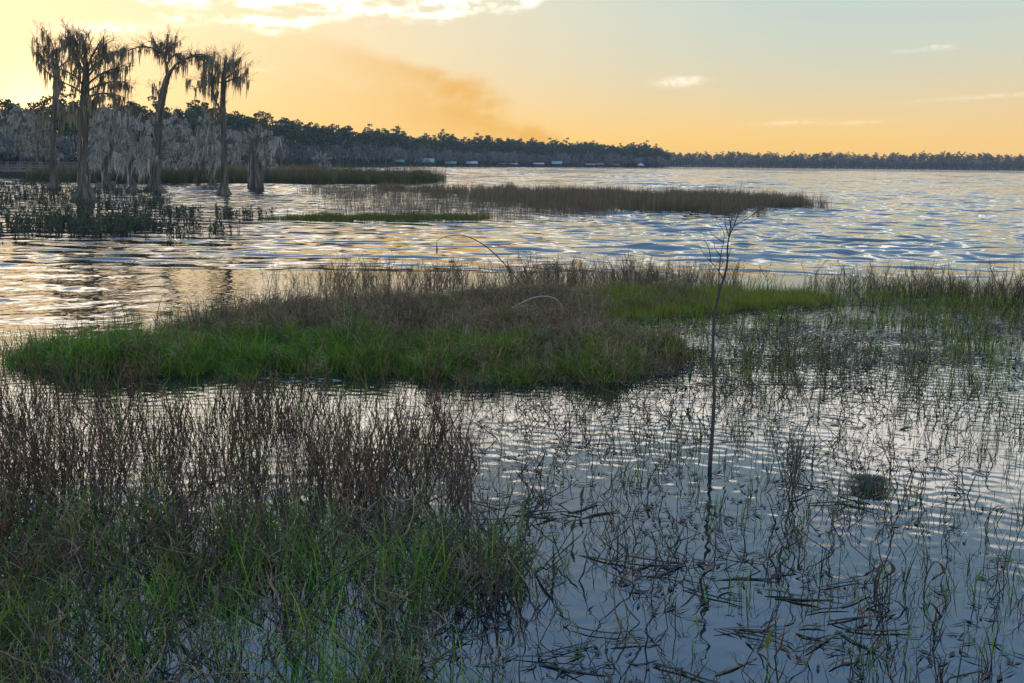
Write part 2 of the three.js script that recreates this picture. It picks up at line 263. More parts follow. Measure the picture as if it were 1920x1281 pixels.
{
  const r = rng(404), all = [...pineKinds, ...oakKinds, ...greyKinds], lists = all.map(() => []), farLists = all.map(() => []);
  const merged = all.map((g) => mergeGeometries(g)), singles = [];
  const tint = (a) => { const s = 1 + (r() - 0.5) * 2 * a; return new THREE.Color().setRGB(s * (1 + (r() - 0.5) * 0.15), s, s * (1 + (r() - 0.5) * 0.15)); };
  const put = (out, az, d, back, scale) => {
    const [x, z] = polar(az, d), y = landHeight(back) - 0.1, u = r();
    let k; if (back < 9) k = 8 + Math.floor(r() * 4); else if (back < 26) k = u < 0.5 ? 8 + Math.floor(r() * 4) : u < 0.8 ? 5 + Math.floor(r() * 3) : Math.floor(r() * 5); else k = u < 0.2 ? 5 + Math.floor(r() * 3) : u < 0.26 ? 8 + Math.floor(r() * 4) : Math.floor(r() * 5);
    const s = scale * (0.82 + r() * 0.34); out[k].push([mat4(x, y, z, r() * 6.28, s, s * (0.93 + r() * 0.14)), tint(0.25)]);
  };
  for (let az = -62; az < 8.0;) {
    const d0 = shoreA(az), st = 4.2 / d0 / R; az += st * (0.8 + r() * 0.4);
    for (let j = 0; j < (az < -14 ? 8 : 5); j++) { const back = 1 + j * 7 + r() * 7, [x, z] = polar(az + (r() - 0.5) * st * 2, d0 + back), s = 0.28 + r() * 0.22; lists[5 + Math.floor(r() * 3)].push([mat4(x, landHeight(back) - 0.1 - 2.9 * s, z, r() * 6.28, s * 1.5, s), tint(0.3)]); }
    const rows = az < -28 ? 14 : 20;
    for (let k = 0; k < rows; k++) { const back = 2 + k * 6.2 + r() * 6, end = sstep(8.1, 7.2, az); if (k > 6 && r() < 0.3) continue; put(lists, az + (r() - 0.5) * st * 2, d0 + back, back, (back > 26 ? 1.02 : 1) * lerp(0.75, 1, end) * table([[-25, 0.62], [-19, 0.76], [-15, 0.88], [-11, 1]], az) * (1 + 0.2 * noise(az * 0.9, back * 0.02))); }
  }
  for (let az = 4; az < 46;) { const d0 = shoreB(az), st = 6.5 / d0 / R; az += st * (0.8 + r() * 0.4); for (let j = 0; j < 5; j++) { const back = 1 + j * 9 + r() * 8, [x, z] = polar(az + (r() - 0.5) * st * 2, d0 + back), s = 0.75 + r() * 0.45; farLists[5 + Math.floor(r() * 3)].push([mat4(x, landHeight(back) - 0.1 - 2.9 * s, z, r() * 6.28, s * 1.7, s * 1.15), tint(0.3)]); }
    for (let k = 0; k < 9; k++) { const back = 3 + k * 9 + r() * 9; put(farLists, az + (r() - 0.5) * st * 2, d0 + back, back, 1.05 * (1 + 0.22 * noise(az * 0.8, 5.5))); } }
  stuff('far_woodland', 'dense dark mixed woodland behind the far shore', 'woodland', merged, lists, M.needle, 'woodland_tree_mass');
  stuff('distant_woodland', 'low grey woodland line across the open lake', 'woodland', merged, farLists, M.needle, 'woodland_tree_mass');
  // pines whose rounded crowns break the skyline, and pale swamp trees along the water's edge: one object each
  const make = (name, kinds, label, category, group, az, d, back, s) => { const k = kinds[Math.floor(r() * kinds.length)], g = new THREE.Group(), [x, z] = polar(az, d); part('trunk', k[0], M.needle, g); part('crown', k[1], M.needle, g); g.position.set(x, landHeight(back) - 0.1, z); g.rotation.y = r() * 6.28; g.scale.setScalar(s); tag(g, label, category, group); top(g, name); };
  for (let k = 0; k < 120; k++) { const az = -27 + 35 * (k + r() * 0.8) / 120, back = 42 + r() * 60; make('pine_tree', pineKinds, 'dark round-crowned pine rising above the far wooded skyline', 'tree', 'pines on the far wooded skyline', az, shoreA(az) + back, back, table([[-25, 0.7], [-19, 0.85], [-15, 0.98], [-11, 1.0]], az) * (0.92 + r() * 0.2)); }
  for (let k = 0; k < 46; k++) { const az = -13 + 20.6 * (k + r() * 0.8) / 46, back = -1 + r() * 4; make('shore_swamp_tree', greyKinds, 'pale grey leafless tree at the edge of the far wooded shore', 'tree', 'pale trees along the far shore', az, shoreA(az) + back, Math.max(0, back), 0.85 + r() * 0.35); }
}
// ---------------------------------------------------------------- moss-hung bald cypresses standing in the lake
const BARK = [0.21, 0.165, 0.115], MOSS = [0.37, 0.3, 0.19];
function mossStrand(b, r, p, len, wid, tone, mess = 0.14) {
  const th = r() * 6.283, s = V(Math.cos(th), 0, Math.sin(th)), dx = ((r() - 0.5) * mess - 0.1) * len, dz = (r() - 0.5) * mess * len, k = (f, o) => V(p.x + dx * f + (r() - 0.5) * o, p.y - len * f, p.z + dz * f + (r() - 0.5) * o);
  b.ribbon([k(0, 0), k(0.3, 0.06), k(0.62, 0.08), k(1, 0.05)], [wid * 0.55, wid, wid * 0.7, 0.0005], s, tone);
}
function fluted(r, amp) { const a = r() * 6, b = r() * 6, c = r() * 6; return (th, k, p) => 1 + amp * (0.5 * Math.sin(5 * th + a + p.y * 0.25) + 0.35 * Math.sin(8 * th + b - p.y * 0.4) + 0.25 * Math.sin(13 * th + c + p.y * 0.7)) * (0.5 + Math.exp(-Math.max(0, p.y) * 0.8)) + 0.05 * noise(th * 2, p.y * 2.2); }
// limbs: rows of [x, y] in metres from the foot; each gets depth of its own, side sprays and hanging moss
function cypress({ at, trunk, limbs, seed, label, moss = 1, twigs = 1, drape = 0.5, name = 'bald_cypress', depth = 1, second, mossTone = MOSS, limbR = 0.075, lenMoss = 1, mess = 0.14 }) {
  const r = rng(seed), g = new THREE.Group(); g.position.set(at[0], 0, at[1]);
  const path = spline(trunk.map(([x, y]) => V(x, y, 0)), trunk.length * 4), rad = radiiOf(trunk.map((t) => t[2] * (t[1] < 0.5 ? 0.95 : 0.76)), trunk.length * 4), tone = (f, th) => { const s = 0.95 + 1.3 * noise(th * 4 + seed, f * 7); return [BARK[0] * s, BARK[1] * s, BARK[2] * s]; };
  const tb = new Build(); tb.tube(path, rad, tone, 26, fluted(r, 0.3)); part('trunk', tb.geo(), M.bark, g);
  if (second) for (const s2 of second) { const b2 = new Build(); b2.tube(spline(s2.map(([x, y, rr, z]) => V(x, y, z || 0)), s2.length * 4), radiiOf(s2.map((t) => t[2]), s2.length * 4), tone, 18, fluted(r, 0.3)); part('trunk', b2.geo(), M.bark, g); }
  const mb = new Build(), hang = (p, amount, L) => { const n = Math.floor(amount + r()); for (let i = 0; i < n; i++) { const tn = jit(mossTone, r, 0.28), len = L * (0.35 + r() * r() * 1.3); for (let j = 0; j < 3; j++) mossStrand(mb, r, V(p.x + (r() - 0.5) * 0.22, p.y - r() * 0.06, p.z + (r() - 0.5) * 0.22), len * (0.6 + r() * 0.5), 0.04 + r() * 0.065, tn, mess); } };
  const spray = (b, p, dir, L, rad0, level) => {       // a side shoot that forks into fine twigs
    const bend = V((r() - 0.5) * 0.5, 0.18 + (r() - 0.5) * 0.4, (r() - 0.5) * 0.5), m = p.clone().addScaledVector(dir, L * 0.5).addScaledVector(bend, L * 0.14), e = p.clone().addScaledVector(dir, L).addScaledVector(bend, L * 0.42), col = jit([0.13, 0.105, 0.085], r, 0.25);
    if (level > 1) b.tube([p, m, e], [rad0, rad0 * 0.65, rad0 * 0.3], col, 4); else { const th = r() * 6.28; b.ribbon([p, m, e], [rad0 * 2, rad0 * 1.5, 0.0005], V(Math.cos(th), 0.3 * Math.sin(th), Math.sin(th)), col); }
    if (level > 0) { const n = level > 1 ? 6 : 5; for (let i = 0; i < n; i++) { const f = 0.25 + 0.75 * (i + r()) / n, q = f < 0.5 ? p.clone().lerp(m, f * 2) : m.clone().lerp(e, f * 2 - 1), d2 = dir.clone().add(V((r() - 0.5) * 2.0, (r() - 0.42) * 1.2, (r() - 0.5) * 2.0)).normalize(); spray(b, q, d2, L * (0.35 + r() * 0.35), Math.max(0.011, rad0 * 0.5), level - 1); if (level > 1 && r() < 0.25 * moss) hang(q, 2.0, (0.8 + r() * 1.3) * lenMoss); } }
  };
  limbs.forEach((L, li) => {
    const b = new Build(), zEnd = depth * (r() - 0.5) * 3.2, n = L.length, pts = L.map(([x, y, z], k) => V(x, y, z ?? zEnd * Math.pow(k / (n - 1), 1.3))), N = n * 4, c = spline(pts, N), r0 = limbR * (0.8 + 0.09 * n), rr = radiiOf([r0, r0 * 0.72, r0 * 0.5, r0 * 0.22], N);
    b.tube(c, rr, jit([0.16, 0.13, 0.105], r, 0.15), 6);
    const len = c.reduce((s, p, k) => k ? s + p.distanceTo(c[k - 1]) : 0, 0), shoots = Math.round(len * 4.2 * twigs);
    for (let i = 0; i < shoots; i++) { const f = 0.22 + 0.78 * (i + r()) / shoots, k = Math.min(N - 1, Math.floor(f * N)), t = c[k + 1].clone().sub(c[k]).normalize(), d = t.multiplyScalar(0.75).add(V((r() - 0.5) * 2.2, (r() - 0.42) * 0.9, (r() - 0.5) * 2.0)).normalize(); spray(b, c[k].clone(), d, 0.5 + r() * 0.85, Math.max(0.014, rr[k] * 0.4), 2); }
    for (let k = 1; k <= N; k++) { const cl = noise(k * 0.55 + li * 7.3, seed); if (cl > 0.1) hang(c[k], (k > N * 0.25 ? 2.0 : 0.8) * moss * (0.5 + cl * 2), lenMoss * (0.7 + cl * 2.2)); }
    part('branch', b.geo(), M.twig, g);
  });
  for (let k = 0; k < path.length; k++) { const y = path[k].y; if (y < 1.4) continue; const n = drape * 3.6; for (let i = 0; i < n; i++) { const th = r() * 6.283, q = V(path[k].x + Math.cos(th) * rad[k] * 1.05, y + r() * 0.3, path[k].z + Math.sin(th) * rad[k] * 1.05); mossStrand(mb, r, q, 0.5 + r() * 1.6 * lenMoss, 0.06 + r() * 0.1, jit(mossTone, r, 0.3)); } }
  const mo = part('hanging_moss', mb.geo(), M.moss, g); mo.userData = { kind: 'stuff' };
  tag(g, label, 'tree', 'moss-hung cypresses in the shallows'); top(g, name); return g;
}
cypress({ at: [-44.49, -102.57], seed: 101, drape: 0.45, lenMoss: 1.1, label: 'tall slender moss-hung cypress standing in front of the pier railing', trunk: [[0.05, -0.6, 0.8], [0.05, -0.1, 0.72], [0.09, 0.56, 0.47], [0.11, 1.83, 0.39], [0.24, 3.86, 0.34], [0.37, 5.87, 0.31], [0.65, 7.87, 0.31], [0.84, 9.36, 0.29], [0.98, 10.84, 0.26], [1.06, 12.07, 0.18], [1.14, 13.29, 0.1]],
  limbs: [[[0.95, 11.08], [0.53, 12.55], [-0.07, 13.38], [-0.74, 13.86]], [[1.04, 11.82], [1.02, 13.05], [0.88, 14.02], [0.8, 14.41]], [[1.06, 12.07], [1.57, 13.05], [2.12, 13.79], [2.81, 14.33]], [[0.93, 10.84], [0.23, 11.81], [-0.48, 12.54], [-0.95, 13.03]], [[0.96, 11.33], [1.66, 11.93], [2.3, 12.57], [2.84, 13.07]], [[0.95, 10.35], [0.48, 10.83], [-0.09, 11.42], [-0.28, 11.71]], [[0.6, 7.12], [-0.29, 7.61], [-1.07, 7.25], [-1.88, 6.59]], [[0.5, 6.37], [1.36, 7.13], [2.01, 7.63]], [[0.39, 5.37], [-0.41, 5.61], [-1.32, 5.1], [-2.03, 4.44]], [[0.73, 8.36], [1.51, 7.88], [2.49, 7.14]]] });
cypress({ at: [-30.45, -75.15], seed: 202, drape: 0.7, lenMoss: 0.85, twigs: 1.1, label: 'stout near cypress with wide fan crown and flared foot in the pickerelweed', trunk: [[-0.01, -0.6, 1.05], [-0.01, -0.15, 0.95], [0.02, 0.3, 0.8], [0.05, 0.86, 0.57], [0.06, 1.61, 0.46], [0.09, 2.91, 0.4], [0.17, 4.2, 0.38], [0.28, 5.49, 0.4], [0.38, 6.59, 0.42], [0.52, 7.68, 0.36], [0.61, 8.58, 0.3], [0.66, 9.49, 0.19], [0.67, 10.38, 0.11]],
  limbs: [[[0.56, 8.4], [0.25, 9.48], [-0.14, 10.37], [-0.62, 10.98]], [[0.63, 8.94], [0.36, 10.02], [0.18, 10.73], [0.1, 11.27]], [[0.64, 9.12], [0.77, 10.2], [0.93, 10.92], [0.95, 11.35]], [[0.64, 9.12], [1.21, 10.03], [1.72, 10.64], [2.19, 11.08]], [[0.62, 8.84], [1.45, 9.67], [2.33, 10.29], [3.08, 10.51]], [[0.6, 8.48], [1.27, 9.13], [1.74, 9.57], [2.05, 9.93], [2.81, 10.3]], [[0.61, 8.04], [1.5, 8.7], [2.38, 9.07], [3.5, 9.37]], [[0.59, 7.61], [1.47, 8.05], [2.6, 8.31], [3.67, 8.25]], [[2.63, 8.32], [2.88, 8.79], [3.2, 9.22]], [[0.53, 7.86], [0.01, 8.58], [-0.52, 8.93], [-0.96, 9.11]], [[0.46, 7.31], [-0.1, 7.85], [-0.57, 8.1], [-0.85, 8.39]], [[0.57, 7.24], [1.62, 7.51], [2.55, 7.41], [2.9, 6.98]], [[0.34, 5.86], [-0.32, 6.03], [-0.97, 6.39]], [[0.44, 6.41], [1.15, 6.96], [1.79, 7.15]]] });
cypress({ at: [-33.55, -99.18], seed: 303, drape: 0.12, depth: 0.8, label: 'leaning cypress forked into two long flat-topped arms', limbR: 0.11, trunk: [[-0.01, -0.6, 1.25], [-0.01, -0.15, 1.15], [0.01, 0.15, 0.91], [0.03, 0.74, 0.65], [0.12, 1.48, 0.53], [0.24, 2.95, 0.5], [0.35, 4.41, 0.48], [0.57, 5.87, 0.45], [0.84, 7.56, 0.43], [1.2, 9.01, 0.38], [1.49, 9.97, 0.35], [1.82, 10.78, 0.28], [2.05, 11.1, 0.12]],
  limbs: [[[1.6, 10.3], [1.65, 11.4], [1.4, 12.2], [0.93, 12.72], [0.36, 13.04], [-0.75, 13.12], [-2.04, 12.69]], [[1.4, 12.2], [1.68, 12.96], [2.18, 13.34], [2.68, 13.68]], [[0.93, 12.72], [0.72, 13.33], [0.39, 13.61], [-0.24, 13.69]], [[1.61, 11.54], [2.13, 12.3], [2.73, 12.59], [3.02, 12.41]], [[1.08, 12.67], [1.6, 13.34], [1.51, 13.71]], [[1.82, 10.6], [2.39, 11.45], [3.1, 11.93], [4.08, 12.23], [5.35, 12.24], [6.02, 11.87]], [[3.49, 12.08], [4.09, 12.46], [4.98, 12.57]], [[4.57, 12.23], [5.19, 11.86], [5.81, 11.39]], [[2.24, 11.26], [2.68, 11.26], [3.23, 11.55]], [[0.84, 7.56], [0.62, 9.0], [0.54, 9.48]]] });
cypress({ at: [-25.15, -92.14], seed: 404, drape: 0.28, lenMoss: 1.05, label: 'straight slim cypress with rounded twiggy crown and one drooping side arm', trunk: [[0, -0.6, 0.85], [0, -0.14, 0.75], [0.01, 0.18, 0.61], [0.03, 0.73, 0.44], [0.06, 1.65, 0.35], [0.11, 3.01, 0.33], [0.17, 4.83, 0.28], [0.19, 6.62, 0.28], [0.2, 8.19, 0.28], [0.28, 9.3, 0.3], [0.36, 10.19, 0.23], [0.43, 10.85, 0.1]],
  limbs: [[[0.31, 9.97], [-0.16, 10.71], [-0.42, 11.15], [-0.59, 11.41]], [[0.36, 10.19], [0.39, 10.85], [0.49, 11.29], [0.59, 11.56]], [[0.36, 10.1], [0.84, 10.85], [1.31, 11.26], [1.59, 11.43]], [[0.35, 9.74], [1.05, 10.28], [1.65, 10.55], [2.06, 10.65]], [[0.34, 9.52], [1.26, 9.84], [1.94, 9.89], [2.21, 9.67]], [[0.15, 6.9], [-0.11, 7.29], [-0.49, 7.96], [-0.78, 8.76], [-1.12, 9.51], [-1.7, 9.81], [-2.34, 9.63]], [[-0.78, 8.76], [-0.48, 9.51], [-0.56, 9.96], [-1.09, 10.17]], [[-1.12, 9.37], [-1.59, 9.19], [-2.14, 8.92]], [[0.33, 9.3], [-0.2, 9.74], [-0.73, 10.09]], [[0.11, 6.85], [-0.29, 7.29], [-0.75, 7.15]]] });
const PALE = [0.52, 0.46, 0.38];
cypress({ at: [-27.3, -112.03], seed: 505, mess: 0.7, drape: 0.7, moss: 1.5, mossTone: PALE, label: 'short thick cypress stump with hollow foot and flat pale mossy crown', trunk: [[-0.35, -0.5, 0.5], [-0.33, 0.28, 0.45], [-0.3, 1.11, 0.42], [-0.2, 2.5, 0.45], [-0.08, 3.88, 0.45], [0.15, 4.98, 0.4], [0.29, 5.6, 0.2]], second: [[[0.5, -0.5, 0.5, 0.1], [0.42, 0.6, 0.42, 0.05], [0.4, 2.4, 0.42, 0], [0.35, 3.9, 0.4, 0], [0.3, 5.0, 0.25, 0]], [[0.05, -0.5, 0.3, -0.5], [0.05, 1.5, 0.35, -0.4], [0.1, 3.4, 0.4, -0.2], [0.2, 4.6, 0.2, 0]]],
  limbs: [[[0.26, 4.82], [-0.56, 5.52], [-1.38, 6.0], [-2.04, 6.16]], [[0.27, 5.14], [0.07, 5.8], [-0.26, 6.18]], [[0.32, 5.15], [0.85, 5.81], [1.41, 6.14], [2.08, 5.99]], [[0.37, 4.93], [1.4, 5.49], [2.07, 5.55], [2.62, 5.17]], [[0.14, 4.59], [-0.86, 4.8], [-1.7, 4.8], [-2.22, 4.35]], [[0.28, 5.36], [0.57, 5.92], [0.97, 6.19]], [[0.19, 4.43], [0.93, 4.71], [1.49, 4.83]]] });
function autoLimbs(seed, H, y0, spread, n, top = [0, 0]) { const r = rng(seed), out = []; for (let k = 0; k < n; k++) { const f = k / (n - 1), a = k * 2.4 + r(), y = lerp(y0, H * 0.86, f), L = spread * (0.6 + 0.6 * r()) * (1 - 0.35 * f), bx = top[0] * y / H, up = (0.5 + 0.9 * f) * (0.6 + 0.5 * r()); const e = (t, h) => [bx + Math.cos(a) * L * t, y + L * h * up, Math.sin(a) * L * t]; out.push([[bx, y, 0], e(0.35, 0.45), e(0.7, 0.62), e(1, 0.5 - r() * 0.4)]); } return out; }
cypress({ at: [-46.46, -121.23], seed: 606, mess: 0.7, drape: 0.3, moss: 1.25, mossTone: PALE, lenMoss: 1.35, limbR: 0.08, label: 'crooked small cypress with pale moss between the stout and the leaning cypress', trunk: [[0.18, -0.5, 0.55], [0.07, 0.18, 0.37], [-0.06, 1.08, 0.37], [-0.12, 2.28, 0.4], [0.29, 3.18, 0.31], [0.71, 4.08, 0.25], [0.9, 6.5, 0.12]], limbs: autoLimbs(61, 8.8, 3.0, 2.6, 10, [1.2, 0]) });
cypress({ at: [-34.19, -95.38], seed: 707, mess: 0.7, drape: 0.2, moss: 1.15, mossTone: PALE, lenMoss: 1.2, limbR: 0.06, label: 'thin young cypress on a swollen knob of roots beside the leaning cypress', trunk: [[0, -0.5, 0.68], [-0.03, 0.2, 0.55], [0.03, 0.66, 0.32], [-0.08, 1.28, 0.19], [-0.22, 2.22, 0.2], [0.16, 3.17, 0.18], [0.55, 4.34, 0.15], [0.85, 5.51, 0.1]], limbs: autoLimbs(71, 7.2, 2.6, 1.9, 10, [0.9, 0]) });
cypress({ at: [-36.55, -129.27], seed: 808, mess: 0.7, drape: 0.8, moss: 1.25, mossTone: PALE, lenMoss: 1.25, limbR: 0.07, label: 'twin-stemmed small mossy cypress behind the straight slim cypress', trunk: [[0, -0.5, 0.66], [-0.12, 0.26, 0.45], [-0.15, 1.09, 0.36], [0.15, 2.37, 0.28], [0.34, 3.96, 0.22], [0.4, 5.5, 0.1]], second: [[[-0.3, 0.6, 0.3, 0], [-0.95, 1.4, 0.25, 0.1], [-1.15, 3, 0.22, 0.2], [-1.1, 4.8, 0.12, 0.2]]], limbs: autoLimbs(81, 6.6, 3.2, 2.2, 10, [-0.3, 0]) });
{ // the grey mossy trees farther back along the marsh edge
  const r = rng(99), spots = [[-52.5, -137, 7.2, 'pale mossy swamp tree just behind the slender cypress'], [-49.5, -150, 9.4, 'tall pale mossy tree near the pale blue poles'], [-57.5, -156, 10.4, 'pale mossy tree nearest the end of the pier'], [-41.5, -139, 7.6, 'low pale mossy tree behind the leaning cypress, close to the reeds'], [-67, -176, 11.4, 'pale mossy tree rising behind the pier railing'], [-77, -173, 11.2, 'pale mossy tree behind the pier, at the edge of the photo'], [-47, -168, 10.2, 'broad pale mossy tree at the back of the marsh'], [-56, -178, 11.8, 'high pale mossy tree behind the pier'], [-38, -163, 6.4, 'rounded pale mossy tree between the leaning and the slim cypress'], [-83, -180, 12.6, 'tallest pale mossy tree behind the pier railing'], [-70, -184, 12.2, 'wide pale mossy tree behind the middle of the pier'], [-30.5, -170, 4.6, 'small pale mossy tree beside the flat-crowned stump'], [-93, -196, 13.2, 'pale mossy tree at the far end of the marsh']];
  spots.forEach(([x, z, H, label], i) => cypress({ at: [x, z], seed: 900 + i * 13, name: 'swamp_tree', drape: 0.35, moss: 1.0, twigs: 1.0, mess: 1.1, mossTone: PALE, lenMoss: 0.8, limbR: 0.09, label, trunk: [[0, -0.5, 0.5], [0, 0.3, 0.36], [(r() - 0.5) * 0.6, H * 0.3, 0.24], [(r() - 0.5), H * 0.6, 0.16], [(r() - 0.5), H * 0.88, 0.06]], limbs: autoLimbs(500 + i, H * 0.92, H * 0.26, H * 0.3, 12, [0, 0]) }));
}

// ---------------------------------------------------------------- pier, poles and boathouses
{
  const g = new THREE.Group(), x0 = -104, x1 = -60.5, zz = 0, tone = () => jit([0.27, 0.255, 0.24], rp, 0.2), rp = rng(17); g.position.set(0, 0, -164); g.rotation.y = 0;
  const deckY = 1.15, b = (name, ...a) => part(name, new Build().box(...a, tone()).geo(false), M.wood, g);
  for (let x = x0; x < x1; x += 0.75) { b('deck_board', x, deckY + (rp() - 0.5) * 0.012, zz, 0.72, 0.06, 3.2); part('skirt_board', new Build().box(x + 0.02, deckY - 0.72 + (rp() - 0.5) * 0.08, zz + 1.64, 0.3, 1.0, 0.05, jit([0.06, 0.055, 0.05], rp, 0.3)).geo(false), M.wood, g); part('skirt_board', new Build().box(x + 0.4, deckY - 0.7 + (rp() - 0.5) * 0.08, zz + 1.64, 0.3, 1.0, 0.05, jit([0.06, 0.055, 0.05], rp, 0.3)).geo(false), M.wood, g); }
  b('beam', (x0 + x1) / 2, deckY - 0.14, zz + 1.48, x1 - x0, 0.2, 0.14); b('beam', (x0 + x1) / 2, deckY - 0.14, zz - 1.48, x1 - x0, 0.2, 0.14);
  for (const side of [1.52, -1.52]) { for (let x = x0 + 0.6; x < x1; x += 1.75) b('railing_post', x, deckY + 0.62, zz + side, 0.13, 1.18, 0.13); for (const h of [0.45, 0.8]) b('rail', (x0 + x1) / 2, deckY + h, zz + side + Math.sign(side) * 0.09, x1 - x0, 0.12, 0.045); b('handrail', (x0 + x1) / 2, deckY + 1.24, zz + side, x1 - x0, 0.06, 0.2); }
  for (let x = x0 + 1; x < x1; x += 3.5) for (const side of [1.3, -1.3]) { const p = new Build().tube([V(x, -0.6, zz + side), V(x, 0.4, zz + side), V(x, deckY - 0.05, zz + side)], [0.16, 0.16, 0.15], tone(), 8); part('piling', p.geo(), M.wood, g); }
  tag(g, 'weathered wooden pier with railing behind the slender cypress', 'pier'); top(g, 'wooden_pier');
  for (const [x, z, H, label] of [[-62.3, -166, 9.2, 'taller pale blue pole at the end of the pier'], [-61.2, -167, 6.4, 'shorter pale pole at the end of the pier']]) { const q = new THREE.Group(); q.position.set(x, 0, z); part('shaft', new Build().tube([V(0, -0.5, 0), V(0, H * 0.5, 0), V(0.02, H, 0)], [0.085, 0.075, 0.06], [0.34, 0.4, 0.44], 10).geo(), M.paint, q); part('cap', new Build().tube([V(0.02, H, 0), V(0.02, H + 0.05, 0), V(0.02, H + 0.09, 0)], [0.09, 0.09, 0.01], [0.4, 0.45, 0.48], 10).geo(), M.paint, q); tag(q, label, 'pole', 'poles at the pier end'); top(q, 'slender_pole'); }
}
function boathouse({ az, off, w, d, eave, ridge, roof, wall, label, gable, hip, hutch, dock = true, turn = 0 }) {
  const r = rng(Math.floor((az + 50) * 1000)), dist = shoreA(az) + off, [x, z] = polar(az, dist), g = new THREE.Group(), y0 = 0.75; g.position.set(x, 0, z); g.rotation.y = -az * R + turn;
  const wood = () => jit([0.16, 0.13, 0.1], r, 0.2);
  if (dock) part('dock_deck', new Build().box(0, y0 - 0.12, 0.8, w + 1.6, 0.2, d + 2.4, wood()).geo(false), M.wood, g);
  for (let i = 0; i <= 4; i++) for (const s of [-1, 1]) part('post', new Build().tube([V(-w / 2 + 0.2 + i * (w - 0.4) / 4, -1, s * (d / 2 - 0.2)), V(-w / 2 + 0.2 + i * (w - 0.4) / 4, eave, s * (d / 2 - 0.2))], [0.14, 0.12], wood(), 6).geo(), M.wood, g);
  if (wall) part('wall', new Build().box(0, (y0 + eave) / 2, -d * 0.18, w * 0.8, eave - y0, d * 0.5, wall).geo(false), M.paint, g);
  if (wall) part('door', new Build().box(-w * 0.12, y0 + 1.0, -d * 0.18 + d * 0.25 + 0.03, 1.0, 2.0, 0.06, [0.08, 0.07, 0.06]).geo(false), M.paint, g);
  const b = new Build(), hw = w / 2 + 0.5, hd = d / 2 + 0.6, v = (X, Y, Z) => b.vert(X, Y, Z, roof), quad = (p, q, s, t) => { const a = v(...p), bb = v(...q), c = v(...s), e = v(...t); b.i.push(a, bb, c, a, c, e); };
  const rx = hip ? hw * (hip === 2 ? 0.02 : 0.6) : hw, th = 0.14;
  for (const o of [0, -th]) { quad([-hw, eave + o, hd], [hw, eave + o, hd], [rx, ridge + o, 0], [-rx, ridge + o, 0]); quad([hw, eave + o, -hd], [-hw, eave + o, -hd], [-rx, ridge + o, 0], [rx, ridge + o, 0]); for (const s of [-1, 1]) { const a = v(s * hw, eave + o, hd), bb = v(s * hw, eave + o, -hd), c = v(s * rx, ridge + o, 0); if (hip) b.i.push(a, bb, c); } }
  for (const s of [-1, 1]) quad([-hw, eave - th, s * hd], [hw, eave - th, s * hd], [hw, eave, s * hd], [-hw, eave, s * hd]);
  part('roof', b.geo(false), M.metalRoof, g);
  for (let i = 0; i < 6; i++) { const X = -hw + (i + 0.5) * 2 * hw / 6; if (!hip) part('roof_seam', new Build().tube([V(X, eave + 0.03, hd), V(X, ridge + 0.03, 0.02)], [0.035, 0.035], roof.map((c) => c * 0.9), 4).geo(), M.metalRoof, g); }
  if (gable) { const gb = new Build(), G = (X, Y, Z, c) => gb.vert(X, Y, Z, c), gw = w * 0.24, gx = w * 0.18, gy = ridge * 0.96, zf = hd + 1.4; let q = [G(gx, gy, 0, roof), G(gx, gy, zf, roof), G(gx - gw, eave, zf, roof), G(gx - gw, eave, 0, roof), G(gx + gw, eave, zf, roof), G(gx + gw, eave, 0, roof)]; gb.i.push(q[0], q[3], q[2], q[0], q[2], q[1], q[0], q[1], q[4], q[0], q[4], q[5]); const rf = part('gable_roof', gb.geo(false), M.metalRoof, g); const wb = new Build(), t = [0.42, 0.3, 0.19]; wb.vert(gx - gw * 0.9, eave, zf - 0.15, t); wb.vert(gx + gw * 0.9, eave, zf - 0.15, t); wb.vert(gx, gy - 0.15, zf - 0.15, t); wb.i.push(0, 1, 2); part('gable_board', wb.geo(false), M.wood, rf); }
  if (hutch) part('boat_hull', new Build().tube(spline([V(-2.2, 0.45, 1.2), V(-1, 0.3, 1.2), V(1, 0.3, 1.2), V(2.3, 0.5, 1.2)], 8), [0.02, 0.4, 0.5, 0.55, 0.55, 0.55, 0.5, 0.4, 0.05], [0.5, 0.48, 0.45], 8).geo(), M.paint, g);
  tag(g, label, 'boathouse', 'boathouses on the far shore'); top(g, 'boathouse');
}
const GREEN = [0.16, 0.34, 0.29], PALEGREEN = [0.2, 0.33, 0.3], WHITE = [0.42, 0.46, 0.49], RED = [0.33, 0.09, 0.07], GREYR = [0.3, 0.32, 0.32];
boathouse({ az: -6.24, off: -3, w: 8, d: 6, eave: 3.1, ridge: 4.6, roof: GREEN, label: 'small green-roofed boathouse half hidden by pale trees', wall: [0.1, 0.1, 0.09] });
boathouse({ az: -4.82, off: -14, w: 13, d: 8, eave: 2.9, ridge: 5.6, roof: PALEGREEN, gable: true, wall: [0.2, 0.16, 0.12], label: 'large boathouse with pale green roof and tan front gable' });
boathouse({ az: -3.39, off: -10, w: 7.5, d: 6, eave: 2.3, ridge: 3.8, roof: GREEN, wall: [0.12, 0.12, 0.11], label: 'low green-roofed boathouse next to the large gabled one' });
boathouse({ az: -2.25, off: -12, w: 7.5, d: 6, eave: 2.5, ridge: 4.1, roof: WHITE, label: 'boathouse with bright white roof', hutch: true });
boathouse({ az: -0.24, off: -10, w: 13, d: 5, eave: 2.2, ridge: 3.1, roof: GREYR, label: 'long low boat shelter with grey roof' });
boathouse({ az: 1.33, off: -12, w: 9, d: 6, eave: 2.5, ridge: 3.6, roof: WHITE, wall: [0.25, 0.1, 0.08], label: 'boathouse with white roof and reddish wall' });
boathouse({ az: 2.31, off: -12, w: 8.5, d: 7, eave: 2.8, ridge: 5.2, roof: PALEGREEN, label: 'steep pale green boathouse roof near the red cottage' });
